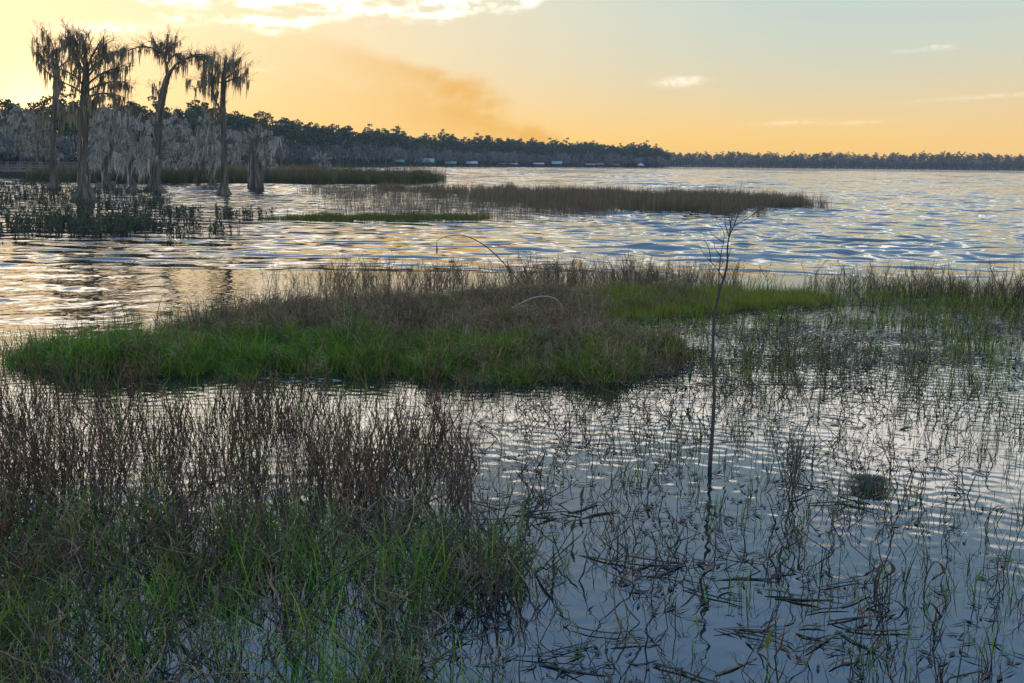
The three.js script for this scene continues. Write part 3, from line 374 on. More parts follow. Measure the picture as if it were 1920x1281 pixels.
boathouse({ az: 3.2, off: 8, w: 9, d: 6, eave: 5.4, ridge: 7.6, roof: RED, wall: [0.3, 0.27, 0.24], label: 'red-roofed cottage standing higher up the wooded shore', dock: false });
boathouse({ az: 4.1, off: -10, w: 8, d: 6, eave: 2.4, ridge: 3.5, roof: GREYR, label: 'small grey-roofed boathouse beside the red one' });
boathouse({ az: 4.6, off: -12, w: 7, d: 6, eave: 2.6, ridge: 4.0, roof: RED, label: 'small red-roofed boathouse by the water' });
boathouse({ az: 5.35, off: -10, w: 11, d: 6, eave: 2.3, ridge: 3.4, roof: [0.24, 0.12, 0.1], label: 'wide low dull red boathouse' });
boathouse({ az: 6.8, off: -26, w: 6, d: 6, eave: 2.2, ridge: 4.6, roof: WHITE, hip: 2, label: 'pointed pale blue-white pavilion roof near the tip of the headland' });
// ---------------------------------------------------------------- plants of the shallows: shapes
function blade(b, r, x, z, h, lean, w, col, segs = 3, y0 = -0.05) {
  const a = r() * 6.283, tw = a + 1.57 + (r() - 0.5) * 1.2, s = V(Math.cos(tw), 0, Math.sin(tw)), pts = [], ws = [];
  for (let k = 0; k <= segs; k++) { const f = k / segs, o = lean * h * f * f; pts.push(V(x + Math.cos(a) * o, y0 + (h - y0) * (f - 0.25 * lean * f * f * f), z + Math.sin(a) * o)); ws.push(k === segs ? 0.0004 : w * (0.75 + 0.5 * f) * (f > 0.6 ? 0.75 : 1)); }
  b.ribbon(pts, ws, s, col);
}
function grassClump(seed, n, rad, h, w, lean, cols) { const r = rng(seed), b = new Build(); for (let i = 0; i < n; i++) { const a = r() * 6.283, d = Math.sqrt(r()) * rad; blade(b, r, Math.cos(a) * d, Math.sin(a) * d, h * (0.5 + r() * 0.6), lean * (0.3 + r()), w * (0.7 + r() * 0.6), jit(cols[Math.floor(r() * cols.length)], r, 0.3)); } return b; }
function stemClump(seed, n, rad, h, cols, twiggy = 4, kink = 0.25, leaves = 1) {    // dead upright stems with kinks, side twigs and shrivelled leaves
  const r = rng(seed), b = new Build();
  for (let i = 0; i < n; i++) {
    const a = r() * 6.283, d = Math.sqrt(r()) * rad, L = h * (0.45 + r() * 0.7), la = r() * 6.283, le = kink * (0.4 + r()), col = jit(cols[Math.floor(r() * cols.length)], r, 0.3), pts = [], N = 4; let p = V(Math.cos(a) * d, -0.05, Math.sin(a) * d);
    for (let k = 0; k <= N; k++) { pts.push(p.clone()); p = p.clone().add(V((Math.cos(la) * le + (r() - 0.5) * kink * 1.3) * L / N, L / N, (Math.sin(la) * le + (r() - 0.5) * kink * 1.3) * L / N)); }
    b.tube(pts, [0.0052, 0.005, 0.0042, 0.0034, 0.0014].map((q) => q * (0.6 + r() * 0.8)), col, 3);
    for (let j = 0; j < twiggy; j++) {
      const f = 0.3 + r() * 0.7, k = Math.min(N - 1, Math.floor(f * N)), q = pts[k].clone().lerp(pts[k + 1], f * N - k), ta = r() * 6.283, dir = V(Math.cos(ta), 0.15 + r() * 1.1, Math.sin(ta)).normalize(), tl = 0.05 + r() * 0.14, e = q.clone().addScaledVector(dir, tl), s = V(-Math.sin(ta), 0.2, Math.cos(ta)).normalize();
      b.ribbon([q, q.clone().addScaledVector(dir, tl * 0.5).add(V(0, 0.01, 0)), e.add(V(0, -tl * 0.2 * r(), 0))], [0.004, 0.0045, 0.0005], s, col);
      if (r() < 0.4 * leaves) { const ld = V(Math.cos(ta + 1), -0.4 + r() * 0.7, Math.sin(ta + 1)).normalize(); b.leaf(q, ld, s, 0.04 + r() * 0.06, 0.008 + r() * 0.01, jit(col, r, 0.3), 0.01); }
    }
  }
  return b;
}
const GRN = [[0.12, 0.21, 0.018], [0.17, 0.27, 0.026], [0.075, 0.14, 0.02]], YGRN = [[0.27, 0.26, 0.03], [0.2, 0.21, 0.026], [0.29, 0.25, 0.05]], BRN = [[0.24, 0.15, 0.07], [0.16, 0.09, 0.042], [0.31, 0.2, 0.1]], RUST = [[0.12, 0.055, 0.022], [0.075, 0.036, 0.016], [0.17, 0.085, 0.036]], STRAW = [[0.34, 0.28, 0.17], [0.25, 0.2, 0.13]], DARKS = [[0.045, 0.033, 0.022], [0.07, 0.048, 0.03], [0.04, 0.04, 0.022]], REED = [[0.2, 0.14, 0.085], [0.15, 0.105, 0.065], [0.25, 0.18, 0.105]], REEDG = [[0.17, 0.15, 0.065], [0.24, 0.18, 0.095], [0.12, 0.12, 0.05]];
function inside(poly, x, z) { let c = false; for (let i = 0, j = poly.length - 1; i < poly.length; j = i++) { const [xi, zi] = poly[i], [xj, zj] = poly[j]; if ((zi > z) !== (zj > z) && x < (xj - xi) * (z - zi) / (zj - zi) + xi) c = !c; } return c; }
// spread plants over a plan (metres); ragged outline, patchy density
function scatter({ name, label, category, poly, per, geos, material, rough = 0.5, patch = 0.35, thr = -0.2, size = [0.8, 1.2], colour, tilt = 0.12, seed, y = 0, density, pick, partName, swell = 0 }) {
  const r = rng(seed), lists = geos.map(() => []), xs = poly.map((p) => p[0]), zs = poly.map((p) => p[1]), x0 = Math.min(...xs) - 1, x1 = Math.max(...xs) + 1, z0 = Math.min(...zs) - 1, z1 = Math.max(...zs) + 1, cell = 1 / Math.sqrt(per);
  for (let x = x0; x < x1; x += cell) for (let z = z0; z < z1; z += cell) {
    const X = x + r() * cell, Z = z + r() * cell, u = r(), v = r(), w = r(), wx = X + noise(X * 1.1 / rough * 0.5, Z * 1.1 / rough * 0.5 + seed) * rough * 2, wz = Z + noise(X * 0.6 / rough + 50, Z * 0.6 / rough) * rough * 2;
    if (!inside(poly, wx, wz)) continue; const n = fbm(X * patch + seed * 1.7, Z * patch, 3); if (n < thr + (u - 0.5) * 0.3) continue; if (density && density(X, Z) < r()) continue;
    const s = lerp(size[0], size[1], v) * (swell ? clamp(1 + swell * fbm(X * 1.1 + 60, Z * 1.1, 3), 0.4, 1.8) : 1), k = pick ? pick(X, Z, w) : Math.floor(w * geos.length); if (k < 0) continue;
    const c = colour ? colour(X, Z, r) : 1, cc = Array.isArray(c) ? c : [c, c, c];
    lists[k].push([mat4(X, typeof y === 'function' ? y(X, Z) : y, Z, r() * 6.283, s, s * (0.85 + r() * 0.35), (r() - 0.5) * tilt * 2, (r() - 0.5) * tilt * 2), new THREE.Color().setRGB(cc[0] * (0.8 + r() * 0.4), cc[1] * (0.8 + r() * 0.4), cc[2] * (0.8 + r() * 0.4))]);
  }
  stuff(name, label, category, geos, lists, material, partName);
}
const geos = (n, f) => Array.from({ length: n }, (_, i) => f(i).geo());

// ---------------------------------------------------------------- reed beds and marsh in the distance
const reedTall = geos(3, (i) => grassClump(1200 + i, 20, 0.5, 1.9, 0.03, 0.22, REEDG)), reedMid = geos(3, (i) => grassClump(1300 + i, 18, 0.38, 1.15, 0.02, 0.2, REED)), reedThin = geos(3, (i) => grassClump(1350 + i, 6, 0.45, 0.85, 0.016, 0.3, REED));
scatter({ name: 'tall_reeds', label: 'tall greenish reed bed beyond the cypresses', category: 'reeds', partName: 'reed_clump', seed: 21, swell: 1.1, poly: [[-64, -137], [-40, -138], [-27, -137], [-18, -138], [-13.5, -146], [-11.5, -160], [-13, -182], [-22, -170], [-36, -160], [-66, -158]], per: 2.6, geos: reedTall, material: M.leaf, rough: 2, patch: 0.12, thr: -0.3, size: [0.55, 1.2], colour: (x, z, r) => { const s = 0.45 + r() * 0.55; return [s, s, s]; } });
scatter({ name: 'marsh_reeds', label: 'brown reeds along the marsh under the mossy trees', category: 'reeds', partName: 'reed_clump', seed: 22, poly: [[-110, -165], [-66, -166], [-38, -166], [-30, -172], [-24, -190], [-40, -215], [-70, -222], [-110, -200]], per: 1.1, geos: reedTall, material: M.leaf, rough: 3, patch: 0.1, thr: -0.35, size: [0.8, 1.3], colour: () => [1.5, 1.2, 1.1] });
scatter({ name: 'reed_tongue', label: 'long brown reed bed reaching out into the open lake', category: 'reeds', partName: 'reed_clump', seed: 23, swell: 0.8, poly: [[-14, -118], [-4, -109], [6, -104], [15, -98], [22, -90], [23.5, -85], [20.5, -76], [16, -69], [9, -65.5], [3.5, -66], [0, -72], [-2, -84], [-7, -98], [-14, -111]], per: 9, geos: reedMid, material: M.leaf, rough: 3.2, patch: 0.22, thr: -0.2, density: (x, z) => clamp(0.6 + noise(x * 0.5, z * 0.25) * 1.5) * lerp(0.35, 1, sstep(-6, 8, x)), size: [0.5, 1.0] });
scatter({ name: 'sparse_reeds', label: 'thin scattered reeds between the pickerelweed and the reed bed', category: 'reeds', partName: 'reed_clump', seed: 24, poly: [[-24, -120], [-13, -117], [-5, -97], [0, -80], [4, -64], [9, -60], [0, -58], [-7, -55], [-11, -62], [-13, -80], [-20, -100]], per: 2.6, geos: reedThin, material: M.leaf, rough: 2, patch: 0.22, thr: -0.12, size: [0.7, 1.1] });
scatter({ name: 'floating_grass_mat', label: 'narrow low green grass mat in front of the sparse reeds', category: 'grass', partName: 'grass_clump', seed: 25, poly: [[-12.6, -54.5], [-9, -53.2], [-5, -54], [-1.6, -56.5], [-1.5, -59], [-6, -59.5], [-11, -58]], per: 16, geos: geos(2, (i) => grassClump(1400 + i, 16, 0.25, 0.34, 0.016, 0.5, [...YGRN, ...GRN])), material: M.leaf, rough: 0.8, patch: 0.3, thr: -0.25, colour: () => [0.6, 0.55, 0.6], size: [0.5, 1] });

// ---------------------------------------------------------------- pickerelweed round the cypresses
function pickerel(seed, n) { const r = rng(seed), b = new Build(), l = new Build(); for (let i = 0; i < n; i++) { const a = r() * 6.283, d = r() * 0.16, h = 0.22 + r() * 0.34, ln = (r() - 0.5) * 0.4, p0 = V(Math.cos(a) * d, -0.08, Math.sin(a) * d), p1 = V(p0.x + ln * h, h, p0.z + (r() - 0.5) * 0.3 * h); b.tube([p0, p0.clone().lerp(p1, 0.5).add(V(ln * -0.05, 0.02, 0)), p1], [0.012, 0.01, 0.007], [0.07, 0.07, 0.04], 4); const dir = V(ln + (r() - 0.5) * 0.9, 0.9 - r() * 0.9, (r() - 0.5) * 0.9).normalize(), side = V(-dir.z, 0.1, dir.x).normalize(); l.leaf(p1, dir, side, 0.2 + r() * 0.12, 0.09 + r() * 0.05, jit([0.07, 0.075, 0.04], r, 0.4), -0.03); } return [b.geo(), l.geo()]; }
const pickKinds = [1, 2, 3, 4].map((s) => pickerel(1500 + s, 5 + s)), pickPoly = [[-24, -41], [-16, -40.5], [-11.8, -42], [-11.6, -44.5], [-15.5, -47], [-17.5, -49.5], [-13.6, -52], [-12.2, -56.5], [-16, -60], [-22, -66], [-27, -82], [-33, -100], [-47, -122], [-80, -122], [-60, -80]];
const pickGate = (x, z) => { const along = noise(x * 0.1 + 3, z * 0.32), f = noise(x * 0.45, z * 0.9 + 20); const rowA = sstep(-41, -43, z) * sstep(-49, -46.5, z), gap = sstep(-66, -70, z); return clamp(0.16 + along * 1.3 + f * 0.9 + rowA * 0.3 - gap * 0.2); };
{
  const r = rng(333), singles = [];
  for (let t = 0; t < 4000 && singles.length < 200; t++) { const x = -24 + r() * 14, z = -40.5 - r() * 14; if (!inside(pickPoly, x, z) || x < z * 0.49 || pickGate(x, z) < r()) continue; singles.push([x, z]); }
  for (const [x, z] of singles) { const k = pickKinds[Math.floor(r() * 4)], g = new THREE.Group(); part('stems', k[0], M.stem, g).userData = { kind: 'stuff' }; part('leaves', k[1], M.leaf, g).userData = { kind: 'stuff' }; g.position.set(x, 0, z); g.rotation.y = r() * 6.28; g.scale.setScalar(0.5 + r() * 0.4); tag(g, 'dark upright leafy water plant in the front rows before the cypresses', 'water plant', 'pickerelweed before the cypresses'); top(g, 'pickerelweed_plant'); }
  scatter({ name: 'pickerelweed_patch', label: 'dark leafy water plants spread round the feet of the cypresses', category: 'water plants', partName: 'water_plant_mass', seed: 26, poly: pickPoly, per: 6, geos: pickKinds.map((k) => mergeGeometries(k)), material: M.leaf, rough: 1.2, patch: 0.2, thr: -0.9, density: pickGate, size: [0.45, 0.85] });
}

// ---------------------------------------------------------------- the grass bank in the middle
const bankPoly = [[-7.6, -15.3], [-6.6, -14.6], [-4.8, -14.5], [-3, -14.7], [-1, -14.4], [0.9, -14.2], [2.0, -14.9], [2.8, -16.2], [2.7, -17.6], [1.7, -18.6], [1.5, -19.8], [2.5, -21], [4.6, -22.2], [5.5, -23.8], [3.5, -24.2], [0.5, -23.6], [-1.2, -21.8], [-4.8, -20.4], [-6, -17.5], [-7.3, -16.2]];
const edgeDist = (x, z) => { let m = 9; for (let i = 0, j = bankPoly.length - 1; i < bankPoly.length; j = i++) { const [ax, az] = bankPoly[j], [bx, bz] = bankPoly[i], t = clamp(((x - ax) * (bx - ax) + (z - az) * (bz - az)) / ((bx - ax) ** 2 + (bz - az) ** 2)); m = Math.min(m, Math.hypot(x - ax - t * (bx - ax), z - az - t * (bz - az))); } return inside(bankPoly, x, z) ? m : -m; };
const bankY = (x, z) => { const d = edgeDist(x, z) + noise(x * 0.9, z * 0.9) * 0.35; return -0.12 + 0.14 * sstep(-0.1, 0.5, d) + 0.16 * sstep(0.3, 2.2, d) * (0.7 + noise(x * 0.5 + 4, z * 0.5) * 0.9); };
{
  const b = new Build(), nx = 130, nz = 90; for (let j = 0; j <= nz; j++) for (let i = 0; i <= nx; i++) { const x = -9.6 + 15.5 * i / nx, z = -24.8 + 11 * j / nz, s = 0.75 + 0.6 * noise(x * 3, z * 3); b.vert(x, bankY(x, z), z, [0.075 * s, 0.062 * s, 0.038 * s], x, z); }
  for (let j = 0; j < nz; j++) for (let i = 0; i < nx; i++) { const q = j * (nx + 1) + i; b.i.push(q, q + nx + 1, q + 1, q + 1, q + nx + 1, q + nx + 2); }
  tag(top(part('x', b.geo(), M.soil), 'marsh_bank_ground'), 'dark boggy ground under the grass bank', undefined, undefined, 'structure');
}
const bladeGreen = geos(4, (i) => grassClump(1600 + i, 16, 0.11, 0.4, 0.0085, 0.75, GRN)), bladeYellow = geos(3, (i) => grassClump(1700 + i, 18, 0.13, 0.26, 0.0075, 0.6, YGRN)), seedy = geos(4, (i) => stemClump(1800 + i, 11, 0.13, 0.36, BRN, 5, 0.35, 0.7));
const brownTop = (x, z) => { const n = fbm(x * 0.5 + 9, z * 0.7, 3); return clamp(sstep(-16.1, -17.4, z + n * 2) * sstep(-7, -4.5, x) * sstep(2.6, 0.6, x + n) * sstep(-22.4, -20.6, z) * 1.1 + sstep(-0.5, 1.6, x + n * 2) * sstep(-18, -16, z) * 0.55 + 0.14 + n * 0.5); };
scatter({ name: 'green_bank_grass', label: 'lush green grass covering the middle bank', category: 'grass', partName: 'grass_clump', seed: 31, swell: 1.6, poly: bankPoly, per: 95, geos: bladeGreen, material: M.leaf, rough: 0.35, patch: 0.6, thr: -0.9, y: bankY, tilt: 0.45, size: [0.7, 1.25], density: (x, z) => (z < -20.6 ? 0.12 : 1) * (1 - 0.85 * brownTop(x, z)), colour: (x, z) => { const n = fbm(x * 0.7, z * 0.9, 3), s = 1 + n * 0.8 + 0.2 * sstep(1, -6, x); return [s * (1 + 0.3 * sstep(-4, 2, x)), s, s * 0.9]; } });
scatter({ name: 'yellow_bank_grass', label: 'short yellow-green grass at the back of the middle bank', category: 'grass', partName: 'grass_clump', seed: 32, poly: [[-3.2, -20.6], [1.6, -19.6], [2.8, -20.8], [5, -21.8], [7.2, -23], [7, -24.6], [3.5, -25], [0.4, -24.6], [-2, -22.6]], per: 95, geos: bladeYellow, material: M.leaf, rough: 0.45, patch: 0.5, thr: -0.35, y: (x, z) => Math.max(bankY(x, z), -0.03), tilt: 0.25, size: [0.75, 1.3] });
scatter({ name: 'brown_bank_grass', label: 'brown seeding grass over the crown of the middle bank', category: 'grass', partName: 'seed_stem_clump', seed: 33, swell: 1.6, poly: bankPoly, per: 75, geos: seedy, material: M.stem, rough: 0.35, patch: 0.6, thr: -0.9, y: bankY, tilt: 0.6, density: brownTop, size: [0.8, 1.35], colour: (x, z) => { const s = 1.05 + fbm(x * 0.8 + 5, z, 3) * 0.8; return [s, s, s]; } });

// ---------------------------------------------------------------- sparse plants in the open water round the bank
const twiggy = geos(4, (i) => stemClump(1900 + i, 7, 0.13, 0.5, [...DARKS, ...BRN], 7, 0.45, 1)), sparseGreen = geos(4, (i) => grassClump(2000 + i, 8, 0.12, 0.3, 0.0075, 0.55, [...GRN, ...YGRN, ...DARKS]));
const streak = (x, z, f, o) => clamp(0.5 + noise(x * 0.22 * f + o, z * 0.7 * f) * 1.3 + noise(x * 0.9 * f, z * 1.6 * f + o) * 0.8);
scatter({ name: 'fringe_stems', label: 'dark twiggy weed fringe between the bank and the open lake', category: 'weeds', partName: 'stem_clump', seed: 41, swell: 1.4, poly: [[-6.4, -24.6], [-3, -25.4], [4, -25], [9, -24.5], [14, -22.5], [14.6, -24], [11, -26.6], [5, -28.6], [0, -28.4], [-4, -27.4], [-6.6, -25.6]], per: 17, geos: twiggy, material: M.stem, rough: 0.8, patch: 0.4, thr: -0.35, tilt: 0.25, density: (x, z) => streak(x, z, 1, 2) * 1.3 - 0.2, size: [0.7, 1.25], colour: () => [1.2, 1.15, 1] });
scatter({ name: 'flooded_grass', label: 'patchy green grass standing in water beside the bank', category: 'grass', partName: 'grass_clump', seed: 42, swell: 1.2, poly: [[2.6, -17.2], [3, -14.8], [6, -14.2], [10.5, -14.6], [12.2, -18], [14, -22.5], [12, -26], [5.5, -26.3], [4.6, -22.4], [2.6, -20.8], [1.7, -19.4]], per: 40, geos: sparseGreen, material: M.leaf, rough: 0.7, patch: 0.45, thr: -0.5, tilt: 0.3, density: (x, z) => (streak(x, z, 1.2, 7) * 1.3 - 0.3) * lerp(0.7, 1, sstep(-18, -22, z)), size: [0.7, 1.3], colour: () => [1.1, 1, 0.9] });
scatter({ name: 'flooded_litter', label: 'dark floating mats of dead leaf and stem beside the bank', category: 'plant litter', partName: 'litter_scrap', seed: 45, poly: [[2.6, -17.2], [1.6, -14.2], [6, -13.6], [10.5, -14.2], [12.2, -18], [13, -21], [10, -24], [5.5, -24], [4.6, -22.4], [2.6, -20.8], [1.7, -19.4]], per: 46, geos: geos(4, (i) => { const r = rng(2650 + i), b = new Build(); for (let k = 0; k < 6; k++) { const a = r() * 6.283, d = V(Math.cos(a), 0.1 + r() * 0.35, Math.sin(a)).normalize(), p = V((r() - 0.5) * 0.22, 0.006, (r() - 0.5) * 0.22); b.leaf(p, d, V(-d.z, 0, d.x).normalize(), 0.07 + r() * 0.15, 0.012 + r() * 0.02, jit(k % 2 ? DARKS[k % 3] : BRN[k % 3], r, 0.3), 0.015); } return b; }), material: M.stem, rough: 0.6, patch: 0.9, thr: -0.2, tilt: 0.08, density: (x, z) => streak(x, z, 1.1, 31), size: [0.8, 1.6] });
scatter({ name: 'edge_stems', label: 'dark stems trailing off the end of the bank', category: 'weeds', partName: 'stem_clump', seed: 43, poly: [[1.6, -14.2], [3.4, -14.2], [6, -14.8], [7, -16.4], [5, -17.2], [2.8, -17.4], [2.2, -15.8]], per: 8, geos: twiggy, material: M.stem, rough: 0.6, patch: 0.5, thr: -0.5, tilt: 0.35, density: (x, z) => streak(x, z, 1.6, 3), size: [0.6, 1.1] });
scatter({ name: 'bank_fringe_grass', label: 'thin reeds at the tapered end of the bank near the golden water', category: 'grass', partName: 'grass_clump', seed: 44, poly: [[-10, -14.2], [-7, -14.2], [-5.5, -17], [-5.6, -19.2], [-5, -21.4], [-1, -23], [0.3, -24.6], [-4, -23.8], [-7, -20.4], [-8.5, -17.6], [-10.4, -16.6]], per: 16, geos: sparseGreen, material: M.leaf, rough: 0.5, patch: 0.7, thr: -0.3, tilt: 0.25, size: [0.8, 1.5], density: (x, z) => streak(x, z, 1.4, 11) });

// ---------------------------------------------------------------- the near shallows: rusty thicket, grass and drowned stems
const rusty = geos(5, (i) => stemClump(2100 + i, 5, 0.13, 0.5, RUST, 4, 0.4, 0.8)), lush = geos(4, (i) => grassClump(2200 + i, 14, 0.1, 0.4, 0.0065, 0.8, GRN)), tangle = geos(4, (i) => stemClump(2300 + i, 9, 0.16, 0.4, [...BRN, ...DARKS], 4, 0.9, 0.5));
const thicketPoly = [[-8, -14.1], [-4, -13.9], [-1.2, -13.7], [-0.9, -11.6], [-0.7, -9.2], [-1.1, -8.3], [-2.4, -7.7], [-5.2, -7.2], [-7, -9]];
scatter({ name: 'rusty_thicket', label: 'dense thicket of rust-brown dead stems in the near water', category: 'weeds', partName: 'stem_clump', seed: 51, swell: 1.3, poly: thicketPoly, per: 32, geos: rusty, material: M.stem, rough: 0.9, patch: 0.7, thr: -0.7, tilt: 0.3, density: (x, z) => clamp(lerp(0.2, 0.68, sstep(-13.2, -9.8, z)) + fbm(x * 0.8, z * 0.8, 3) * 1.0), size: [0.7, 1.2], colour: (x, z) => { const n = fbm(x * 0.9 + 3, z * 0.9, 3); return [1.1 + n, 1.05 + n, 1 + n]; } });
scatter({ name: 'thicket_grass', label: 'green blades scattered through the rusty thicket', category: 'grass', partName: 'grass_clump', seed: 52, poly: thicketPoly, per: 9, geos: sparseGreen, material: M.leaf, rough: 0.5, patch: 0.8, thr: -0.1, tilt: 0.3, size: [0.8, 1.4] });
const nearPoly = [[-5.6, -8.6], [-3, -8.9], [-0.7, -8.7], [0.1, -7.9], [0.25, -7.2], [-0.6, -6.6], [-0.5, -5.6], [-0.2, -4.6], [-4.6, -4.4]];
scatter({ name: 'near_grass', label: 'long green grass in the shallows nearest the viewer', category: 'grass', partName: 'grass_clump', seed: 53, swell: 1.3, poly: nearPoly, per: 34, geos: lush, material: M.leaf, rough: 0.35, patch: 0.9, thr: -0.25, tilt: 0.35, density: (x, z) => clamp(0.7 + fbm(x * 0.9 + 2, z * 0.9, 3) * 1.4) * lerp(0.4, 1, sstep(-8.4, -7.4, z)), size: [0.7, 1.25] });
scatter({ name: 'tangled_stems', label: 'brown tangled stems bent over the near grass', category: 'weeds', partName: 'stem_clump', seed: 54, poly: nearPoly, per: 26, geos: tangle, material: M.stem, rough: 0.4, patch: 0.8, thr: -0.4, tilt: 0.5, density: (x, z) => clamp(0.6 + fbm(x * 0.9 - 7, z * 0.9, 3) * 1.4) * lerp(1, 0.7, sstep(-8, -5.6, z)), size: [0.7, 1.3] });
const openPoly = [[-0.9, -13.9], [2.2, -14.2], [8, -15], [10, -14], [8, -10.5], [5.6, -7.4], [4.2, -5.8], [2.6, -4.8], [-0.3, -4.7], [-0.3, -6.8], [-0.2, -9]];
const drowned = geos(5, (i) => stemClump(2400 + i, 3, 0.15, 0.36, [...DARKS, ...RUST], 3, 0.8, 1.2)), shoots = geos(4, (i) => grassClump(2500 + i, 4, 0.09, 0.24, 0.006, 0.5, [...GRN, ...DARKS]));
scatter({ name: 'drowned_stems', label: 'sparse dark broken stems across the near open water', category: 'weeds', partName: 'stem_clump', seed: 55, poly: openPoly, per: 11, geos: drowned, material: M.stem, rough: 0.6, patch: 0.7, thr: -0.6, tilt: 0.5, density: (x, z) => clamp(streak(x, z, 2, 13) * lerp(1, 0.3, sstep(2.4, 4.4, x + (z + 8) * 0.25)) * lerp(1, 1.2, sstep(-10, -13, z))), size: [0.6, 1.2] });
scatter({ name: 'green_shoots', label: 'fine green shoots poking out of the near open water', category: 'grass', partName: 'grass_clump', seed: 56, poly: openPoly, per: 26, geos: shoots, material: M.leaf, rough: 0.6, patch: 0.6, thr: -0.25, tilt: 0.35, density: (x, z) => streak(x, z, 1.7, 17) * (lerp(0.7, 1.1, sstep(2, 4, x)) + 2.4 * Math.exp(-(((x - 5) / 1.8) ** 2) - ((z + 12.4) / 1.4) ** 2)), size: [0.7, 1.35] });
scatter({ name: 'floating_litter', label: 'loose floating scraps of dead stalk and leaf on the near water', category: 'plant litter', partName: 'litter_scrap', seed: 57, poly: openPoly, per: 30, geos: geos(4, (i) => { const r = rng(2600 + i), b = new Build(); for (let k = 0; k < 4; k++) { const a = r() * 6.283, d = V(Math.cos(a), 0.06, Math.sin(a)), p = V((r() - 0.5) * 0.16, 0.008, (r() - 0.5) * 0.16); b.leaf(p, d, V(-d.z, 0, d.x), 0.05 + r() * 0.12, 0.008 + r() * 0.016, jit(DARKS[k % 3], r, 0.3), 0.012); } return b; }), material: M.stem, rough: 0.6, patch: 0.9, thr: 0.0, tilt: 0.04, density: (x, z) => lerp(1, 0.25, sstep(2.8, 4.6, x + (z + 8) * 0.3)), size: [0.7, 1.5] });

// ---------------------------------------------------------------- single plants that stand out
const poly3 = (pts, r, wob = 0) => pts.map(([x, y], k) => V(x, y, wob ? (r() - 0.5) * wob * k / pts.length : 0));
function stalk(name, label, at, pts, radii, tone, opts = {}) { const r = rng(opts.seed || 3), g = new THREE.Group(); g.position.set(at[0], opts.y ?? 0.14, at[1]); const N = pts.length * 4; part('stalk', new Build().tube(spline(pts.map(([x, y, z], k) => V(x, y, z ?? Math.sin(k * 0.7) * 0.04 * k / 3)), N), radiiOf(radii, N), tone, 6).geo(), M.stem, g); if (opts.extra) opts.extra(g, r); tag(g, label, opts.category || 'stem'); top(g, name); return g; }
{
  const r = rng(808), g = new THREE.Group(); g.position.set(2.022, 0, -10.258); const tone = [0.09, 0.072, 0.058];
  const br = (name, pts, rad, wob, parent = g) => { const N = pts.length * 3, m = part(name, new Build().tube(spline(poly3(pts, r, wob), N), radiiOf(rad, N), jit(tone, r, 0.15), 7).geo(), M.twig, parent); return m; };
  part('trunk', new Build().tube(spline([V(-0.01, -0.3, 0), ...poly3([[-0.01, 0.02], [0, 0.41], [0, 0.77], [-0.02, 1.04], [-0.03, 1.27], [-0.03, 1.5], [-0.02, 1.6], [0.02, 1.82], [0.05, 1.92], [0.07, 2.06], [0.07, 2.21], [0.08, 2.33], [0.12, 2.42], [0.21, 2.47], [0.3, 2.53], [0.49, 2.64]], r, 0.1)], 60), radiiOf([0.024, 0.022, 0.019, 0.017, 0.016, 0.015, 0.0145, 0.014, 0.0125, 0.011, 0.01, 0.0085, 0.0065, 0.005, 0.0035, 0.0025, 0.0012], 60), (f, th) => { const s = 0.85 + 0.4 * noise(th * 2, f * 60); return [tone[0] * s, tone[1] * s, tone[2] * s]; }, 8).geo(), M.twig, g);
  for (const pts of [[[0, 0.3], [-0.08, 0.61], [-0.14, 0.87]], [[0.04, 1.9], [-0.01, 1.99], [-0.09, 2.07], [-0.19, 2.18], [-0.26, 2.29]], [[0, 1.78], [0, 1.97], [0.01, 2.12], [0.03, 2.26], [0.01, 2.36], [-0.03, 2.48], [-0.02, 2.52]], [[0.03, 2.26], [-0.06, 2.32], [-0.11, 2.37]], [[0.08, 2.31], [0.1, 2.5], [0.12, 2.56], [0.15, 2.65], [0.17, 2.86]], [[0.07, 2.08], [0.1, 2.22]], [[-0.03, 1.55], [-0.1, 1.67], [-0.15, 1.82], [-0.18, 1.91]], [[0.01, 2.12], [-0.04, 2.19], [-0.06, 2.28]], [[0.08, 2.31], [0.03, 2.45], [0.01, 2.54]], [[-0.09, 2.07], [-0.12, 2.2], [-0.17, 2.3]], [[0.12, 2.42], [0.17, 2.6], [0.16, 2.7]], [[0.1, 2.4], [0.06, 2.52], [0.08, 2.66]], [[0.3, 2.53], [0.38, 2.62]], [[-0.01, 0.5], [0.1, 0.62], [0.14, 0.7]], [[0.0, 0.9], [-0.07, 1.05]]]) br('branch', pts, [0.006, 0.004, 0.0026, 0.0012], 0.35);
  tag(g, 'thin bare sapling rising from the near water, taller than everything round it', 'sapling'); top(g, 'bare_sapling');
}
